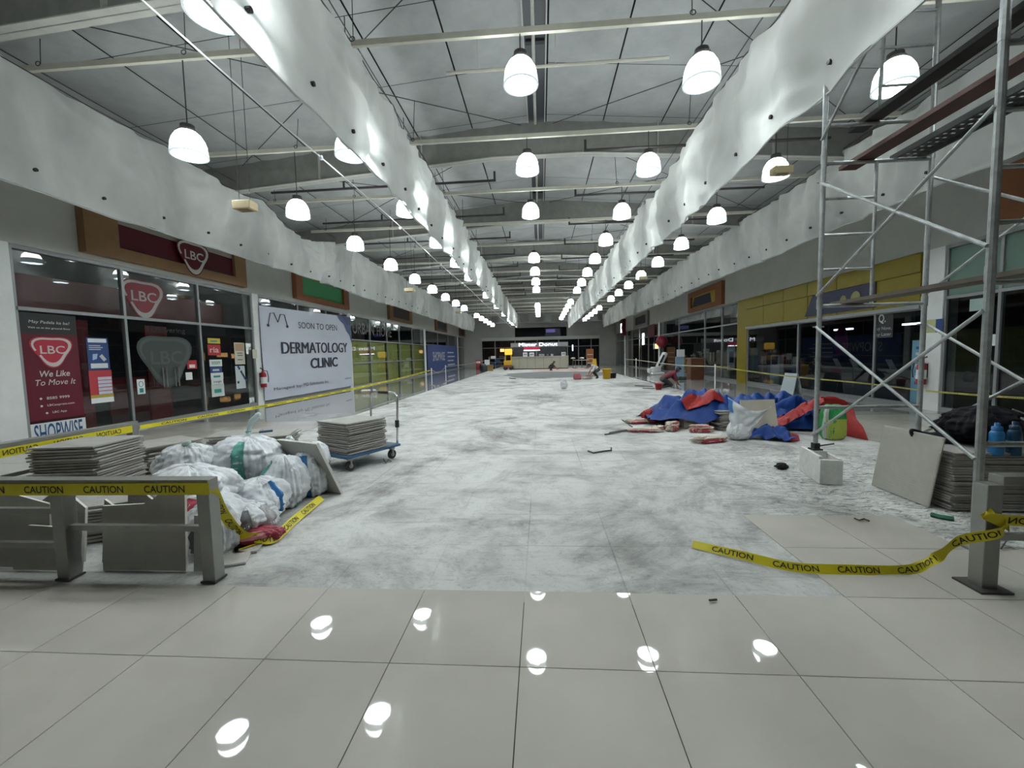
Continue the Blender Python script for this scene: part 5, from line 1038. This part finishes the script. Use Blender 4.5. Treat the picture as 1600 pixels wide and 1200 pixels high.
for s2 in (-1, 1): MB().prism([(-.2, 0), (.2, 0), (.15, .85), (-.15, .85)], (4.6, 36.5+s2*.18, .0), (1, 0, 0), (0, -s2*.2, 1), .02).build('leaf', YC, ys_)
sh = thing('orange_shelf', 'narrow orange shelf behind the yellow floor sign', 'shelf', (4.6, 40, 0)); MB().b2((4.3, 39.9, 0), (4.95, 40.3, 1.75)).build('carcass', M('orange brown', (.28, .10, .03), .6), sh); [MB().b2((4.35, 39.86, z), (4.9, 39.92, z+.04)).build('shelf', WHITE, sh) for z in (.4, .8, 1.2)]
rd = thing('red_stand', 'small red stand against the far left wall', 'stand', (-6.2, 41, 0)); MB().b2((-6.45, 40.9, 0), (-5.95, 41.2, .9)).build('body', M('stand red', (.3, .03, .03), .5), rd, bevel=.03); MB().b2((-6.4, 40.88, .6), (-6.0, 40.9, .8)).build('label_panel', PAPER, rd)
# ---- aisle furniture at the right shops
pd = thing('podium', 'brown wooden podium in front of the gadget shop', 'podium', (7.35, 20.5, 0)); MB().b2((7.05, 20.2, 0), (7.65, 20.8, .98)).build('body', M('podium wood', (.12, .045, .018), .5, vary=.2), pd); MB().b2((7.0, 20.15, .98), (7.7, 20.85, 1.03)).build('top', M('podium top', (.2, .1, .05), .4), pd)
sd = thing('sign_stand', 'white and blue sign stand beside the podium', 'sign', (6.6, 20.6, 0)); MB().b2((6.45, 20.55, .15), (6.85, 20.6, 1.1)).build('panel', M('pale blue panel', (.25, .4, .55), .5), sd); MB().b2((6.5, 20.5, 1.1), (6.85, 20.56, 1.45)).build('card', WHITE, sd); MB().b2((6.4, 20.45, 0), (6.9, 20.75, .03)).build('foot', BLACK, sd); MB().b2((6.63, 20.56, .03), (6.67, 20.6, .16)).build('post', BLACK, sd)
se = FL(1142, 594); s3 = thing('standee', 'narrow white and blue standee left of the yellow pier', 'standee', se); MB().b2((se.x-.16, se.y, .45), (se.x+.16, se.y+.03, 1.55)).build('panel', M('standee pale', (.45, .55, .62), .5), s3); MB().b2((se.x-.1, se.y-.004, .8), (se.x+.1, se.y, 1.3)).build('print', BLUEM, s3); MB().tube([(se.x, se.y+.015, 0), (se.x, se.y+.015, .45)], .02, 6).build('post', BLACK, s3); MB().lathe([(0, 0), (.18, 0), (.18, .02), (.02, .03)], (se.x, se.y+.015, 0), 12).build('foot', BLACK, s3)
fs = thing('folding_sign', 'small white A-frame board before the phone shop window', 'sign', (7.6, 13.4, 0))
for s2 in (-1, 1): MB().prism([(-.35, 0), (.35, 0), (.32, .62), (-.32, .62)], (7.75+s2*.14, 13.5, .0), (0, 1*s2, 0), (-s2*.2, 0, 1), .02).build('leaf', M('board pale', (.45, .52, .56), .5), fs)
bl = thing('balloon', 'red round balloon decoration at the gadget shop', 'balloon', (7.9, 28.0, 1.7)); MB().lathe([(.02, -.42), (.16, -.36), (.34, -.15), (.38, .05), (.30, .28), (.14, .38), (0, .4)], (7.9, 28.0, 2.0), 16).build('body', M('balloon red', (.25, .01, .03), .3), bl, True); MB().tube([(7.9, 28, 1.6), (7.9, 28, .02)], .012, 4).build('string', ROD, bl); MB().b2((7.8, 27.9, 0), (8.0, 28.1, .06)).build('weight', RUB, bl)
mc = thing('massage_chair', 'white reclining machine chair on the right aisle', 'chair', (7.0, 25.5, 0)); MB().b2((6.55, 25.2, .0), (7.3, 25.9, .16)).build('base', WHITE, mc, bevel=.05); MB().b2((6.6, 25.25, .16), (7.1, 25.85, .45)).build('seat', WHITE, mc, bevel=.06)
MB().box((7.2, 25.55, .85), (.22, .6, 1.0), mat=Matrix.Rotation(.45, 3, 'Y')).build('backrest', WHITE, mc, bevel=.06); MB().box((7.10, 25.22, .85), (.10, .04, .7), mat=Matrix.Rotation(.45, 3, 'Y')).build('side_trim', BLACK, mc); MB().b2((6.4, 25.3, .1), (6.62, 25.8, .38)).build('footrest', WHITE, mc, bevel=.05)
# dark wet mortar and pink dust on the far floor
def patch(label, c, rx, ry, mat, seed, name, cat):
    vs = [(c[0], c[1], -.002)]+[(c[0]+rx*math.cos(a)*(1+.35*noise.noise(Vector((math.cos(a)*1.5, math.sin(a)*1.5, seed)))), c[1]+ry*math.sin(a)*(1+.35*noise.noise(Vector((math.cos(a)*1.5, math.sin(a)*1.5, seed+5)))), -.002) for a in [i*2*math.pi/48 for i in range(48)]]
    return solo(MB().add(vs, [(0, i+1, (i+1) % 48+1) for i in range(48)]), name, mat, label, cat)
patch('dark grey wet mortar bed on the far floor', (.9, 28.2), 3.6, 4.2, M('wet mortar', (.11, .12, .12), .6, vary=.35, vscale=1.5), 3, 'mortar_bed', 'mortar')
patch('pinkish dust bed in front of the kiosk', (1.6, 35.6), 2.9, 1.6, M('pink dust', (.50, .30, .25), .9, vary=.1), 8, 'dust_bed', 'dust')
# buckets and sacks by the workers
yb_ = FL(948, 592); t = thing('bucket', 'big yellow bucket beside the worker in white', 'bucket', yb_); MB().lathe([(0, .01), (.19, .01), (.23, .50), (.245, .50), (.245, .54), (.22, .54), (.18, .05), (0, .05)], yb_, 20).build('pail', M('bucket yellow', (.66, .40, .01), .45), t, True); MB().tube([yb_+Vector((.245*math.cos(a), -.02, .5-.12*math.sin(a))) for a in [i*math.pi/8 for i in range(9)]], .008, 4).build('handle', CHROME, t)
kb = yb_+Vector((.42, .5, 0)); t = thing('bucket', 'small black bucket behind the yellow one', 'bucket', kb); MB().lathe([(0, .01), (.14, .01), (.17, .26), (.18, .26), (.18, .28), (.15, .28), (.12, .04), (0, .04)], kb, 16).build('pail', BLACK, t, True); MB().lathe([(.182, .25), (.19, .265), (.182, .28)], kb, 16).build('rim', RUB, t)
rb_ = FL(1029, 609); t = thing('bucket', 'small red bucket at the feet of the kneeling worker', 'bucket', rb_); MB().lathe([(0, .01), (.10, .01), (.135, .22), (.145, .22), (.145, .24), (.12, .24), (.09, .04), (0, .04)], rb_, 16).build('pail', REDB, t, True); MB().lathe([(.146, .2), (.152, .22), (.146, .24)], rb_, 16).build('rim', REDB, t)
for i, (px, py, sz, lab) in enumerate(((902, 593, (.20, .14, .17), 'pink and white cement sack with open top near the worker in white'), (917, 592, (.26, .14, .06), 'flat pinkish cement sack between the open one and the worker'), (922, 588, (.24, .14, .08), 'pinkish cement sack right beside the worker in white'))):
    p = FL(px, py); sack(lab, p, sz, .1*i, 80+i, None, wr=.14, e=.5, taper=.2, mat=M('pink sack paper', (.56, .40, .40), .75, vary=.1) if i else M('red sack paper', (.42, .12, .15), .75, vary=.1), group='sacks by the workers', print_=[(.6, .9, .3, .6, PW)] if i else None)
# ================================================================ PEOPLE
SKIN = M('skin', (.24, .125, .075), .6); HAIR = M('black hair', (.012, .010, .010), .6)
def person(label, V, E, mats, segmat, hair_c, hair_r, face, base):
    """V joint: (pos, radius); E edges; one continuous skinned body; faces take the material of the nearest bone"""
    import bmesh
    names = list(V); bm = bmesh.new(); sk = bm.verts.layers.skin.verify(); bv = {}
    for n_ in names:
        v = bm.verts.new(V[n_][0]); v[sk].radius = (V[n_][1], V[n_][1]); bv[n_] = v
    bv['pelvis'][sk].use_root = True
    for a, b in E: bm.edges.new((bv[a], bv[b]))
    me = bpy.data.meshes.new('person'); bm.to_mesh(me); bm.free(); ob = bpy.data.objects.new('person', me); COL.objects.link(ob)
    s = ob.modifiers.new('skin', 'SKIN'); s.use_smooth_shade = True; ss = ob.modifiers.new('sub', 'SUBSURF'); ss.levels = 2; ss.render_levels = 2
    dg = bpy.context.evaluated_depsgraph_get(); dg.update(); m2 = bpy.data.meshes.new_from_object(ob.evaluated_get(dg)); bpy.data.objects.remove(ob); bpy.data.meshes.remove(me)
    m2.materials.clear()
    for k in mats: m2.materials.append(k)
    seg = [(Vector(V[a][0]), Vector(V[b][0]), segmat(a, b), max(V[a][1], V[b][1])) for a, b in E]
    for f in m2.polygons:
        c = f.center; best = None
        for a, b, k, r in seg:
            t_ = max(0, min(1, (c-a).dot(b-a)/max(1e-9, (b-a).length_squared))); d = (c-(a+(b-a)*t_)).length/r**.5
            if best is None or d < best[0]: best = (d, k)
        f.material_index = best[1]; f.use_smooth = True
    off = Vector(base); m2.transform(Matrix.Translation(-off)); o = bpy.data.objects.new('person', m2); COL.objects.link(o); o.location = off; tag(o, label, 'person')
    hc = Vector(hair_c); fv = Vector(face).normalized()
    def hp(u, v):
        a = u*2*math.pi; ph = v*1.75; up = Vector((0, 0, 1)); ax = (up-fv*.75).normalized(); e1 = ax.cross(Vector((0, 1, .01))).normalized(); e2 = ax.cross(e1)
        return hc+(ax*math.cos(ph)+(e1*math.cos(a)+e2*math.sin(a))*math.sin(ph))*hair_r*(1+.06*noise.noise(Vector((u*9, v*5, 1))))
    MB().grid(lambda u, v: hp(u % 1, v), 20, 10).build('hair', HAIR, o, True)
    sd_ = fv.cross(Vector((0, 0, 1))).normalized(); upv = sd_.cross(fv)
    for s_ in (-1, 1):
        MB().lathe([(0, -.008), (.009, -.004), (.011, 0), (.009, .004), (0, .008)], hc+fv*(hair_r*.93)+sd_*(.032*s_)+upv*.0, 8).build('eye', INK, o, True); MB().lathe([(0, -.03), (.012, -.02), (.016, 0), (.012, .02), (0, .03)], hc+sd_*(hair_r*.98*s_)-upv*.01, 8).build('ear', SKIN, o, True)
    return o
def hand(V, E, key, wrist, p, d, side, L=.085):
    """palm and five finger chains at p, pointing along d; side = thumb side"""
    d = Vector(d).normalized(); side = Vector(side).normalized(); dn = Vector((0, 0, -1)); p = Vector(p)
    V[key+'palm'] = (p+d*.035, .030); E.append((wrist, key+'palm'))
    for i, (o_, l) in enumerate(((.03, .8), (.012, 1.0), (-.008, .95), (-.028, .75))):
        V[key+'f%da' % i] = (p+d*.075+side*o_, .0105); V[key+'f%db' % i] = (p+d*(.075+L*l*.5)+side*o_*1.15+dn*.006, .0095); V[key+'f%dc' % i] = (p+d*(.075+L*l*.85)+side*o_*1.15+dn*.022, .008)
        E += [(key+'palm', key+'f%da' % i), (key+'f%da' % i, key+'f%db' % i), (key+'f%db' % i, key+'f%dc' % i)]
    V[key+'ta'] = (p+d*.035+side*.045, .012); V[key+'tb'] = (p+d*.07+side*.062+dn*.01, .0095); E += [(key+'palm', key+'ta'), (key+'ta', key+'tb')]
def pose(o, f, J):
    """o floor point, f facing (x, y); J: joint -> (forward, sideways-left, up)"""
    f = Vector((f[0], f[1], 0)).normalized(); l = Vector((-f.y, f.x, 0))
    return lambda k: Vector(o)+f*J[k][0]+l*J[k][1]+Vector((0, 0, J[k][2]))
RAD = dict(pelvis=.13, waist=.125, chest=.15, neck=.055, chin=.075, head=.098, shL=.068, shR=.068, elL=.044, elR=.044, wrL=.03, wrR=.03, hipL=.095, hipR=.095, knL=.068, knR=.068, anL=.042, anR=.042, toL=.034, toR=.034)
def worker(label, o, f, J, mats, sleeves=True):
    P = pose(o, f, J); V = {k: (P(k), RAD[k]) for k in J if k in RAD}
    E = [('pelvis', 'waist'), ('waist', 'chest'), ('chest', 'neck'), ('neck', 'chin'), ('chin', 'head'), ('chest', 'shL'), ('chest', 'shR'), ('shL', 'elL'), ('shR', 'elR'), ('elL', 'wrL'), ('elR', 'wrR'), ('pelvis', 'hipL'), ('pelvis', 'hipR'), ('hipL', 'knL'), ('hipR', 'knR'), ('knL', 'anL'), ('knR', 'anR'), ('anL', 'toL'), ('anR', 'toR')]
    fv = Vector((f[0], f[1], 0)).normalized(); lv = Vector((-fv.y, fv.x, 0))
    for s_, sg_ in (('L', 1), ('R', -1)):
        d = (V['wr'+s_][0]-V['el'+s_][0]).normalized(); hand(V, E, 'h'+s_, 'wr'+s_, V['wr'+s_][0], (d+fv*.8).normalized(), lv*-sg_)
    def sm(a, b):
        if a.startswith('h') and not a.startswith('hip') or b.startswith('hL') or b.startswith('hR'): return 0 if 'head' not in (a, b) else 0
        if b in ('wrL', 'wrR', 'chin', 'head'): return 0
        if b in ('elL', 'elR', 'shL', 'shR', 'waist', 'chest', 'neck'): return 1
        if b in ('toL', 'toR'): return 3
        return 2
    hd = V['head'][0]; fc = (V['head'][0]-V['neck'][0]).normalized(); face = (fv*.8-Vector((0, 0, .6))).normalized()
    return person(label, V, E, mats, sm, hd, .108, face, o)
PANT = M('dark trousers', (.03, .028, .026), .8); SHOE = M('dark shoes', (.02, .018, .016), .7)
J1 = dict(pelvis=(0, 0, .36), waist=(.14, 0, .46), chest=(.34, 0, .56), neck=(.47, 0, .63), chin=(.56, 0, .63), head=(.60, 0, .69), shL=(.36, .17, .55), shR=(.36, -.17, .55), elL=(.50, .24, .36), elR=(.42, -.20, .30), wrL=(.70, .25, .13), wrR=(.44, -.19, .08), hipL=(-.01, .09, .34), hipR=(-.01, -.09, .34), knL=(.30, .14, .20), knR=(.30, -.13, .12), anL=(.0, .13, .07), anR=(-.05, -.12, .07), toL=(-.06, .13, .04), toR=(-.12, -.12, .035))
o1 = FL(1036, 607); worker('worker in a maroon shirt kneeling and reaching to the floor at the right', (o1.x, o1.y, 0), (1, .15), J1, [SKIN, M('maroon shirt', (.14, .012, .03), .8), PANT, SHOE])
J2 = dict(pelvis=(0, 0, .50), waist=(.10, 0, .60), chest=(.24, 0, .70), neck=(.36, 0, .74), chin=(.43, 0, .70), head=(.47, 0, .72), shL=(.25, .17, .68), shR=(.25, -.17, .68), elL=(.34, .22, .45), elR=(.34, -.22, .45), wrL=(.44, .15, .25), wrR=(.46, -.12, .22), hipL=(-.02, .09, .48), hipR=(-.02, -.09, .48), knL=(.22, .13, .36), knR=(.20, -.13, .33), anL=(.02, .13, .08), anR=(-.06, -.13, .08), toL=(.16, .14, .04), toR=(.08, -.14, .04))
o2 = FL(934, 592); worker('worker in a white shirt squatting bent forward beside the yellow bucket', (o2.x, o2.y, 0), (-1, -.25), J2, [SKIN, M('white shirt', (.55, .56, .58), .8), PANT, SHOE])
J3 = dict(pelvis=(0, 0, .26), waist=(.06, 0, .38), chest=(.18, 0, .52), neck=(.28, 0, .60), chin=(.34, 0, .62), head=(.37, 0, .68), shL=(.19, .17, .50), shR=(.19, -.17, .50), elL=(.38, .22, .34), elR=(.38, -.22, .34), wrL=(.58, .16, .18), wrR=(.60, -.12, .16), hipL=(-.01, .1, .25), hipR=(-.01, -.1, .25), knL=(.30, .16, .38), knR=(.30, -.16, .36), anL=(.06, .14, .08), anR=(.04, -.14, .08), toL=(.2, .15, .04), toR=(.18, -.15, .04))
o3 = FL(859, 579.5); worker('worker in dark clothes crouching on the far floor before the kiosk', (o3.x, o3.y, 0), (1, -.3), J3, [SKIN, M('dark green shirt', (.02, .028, .02), .8), PANT, SHOE])
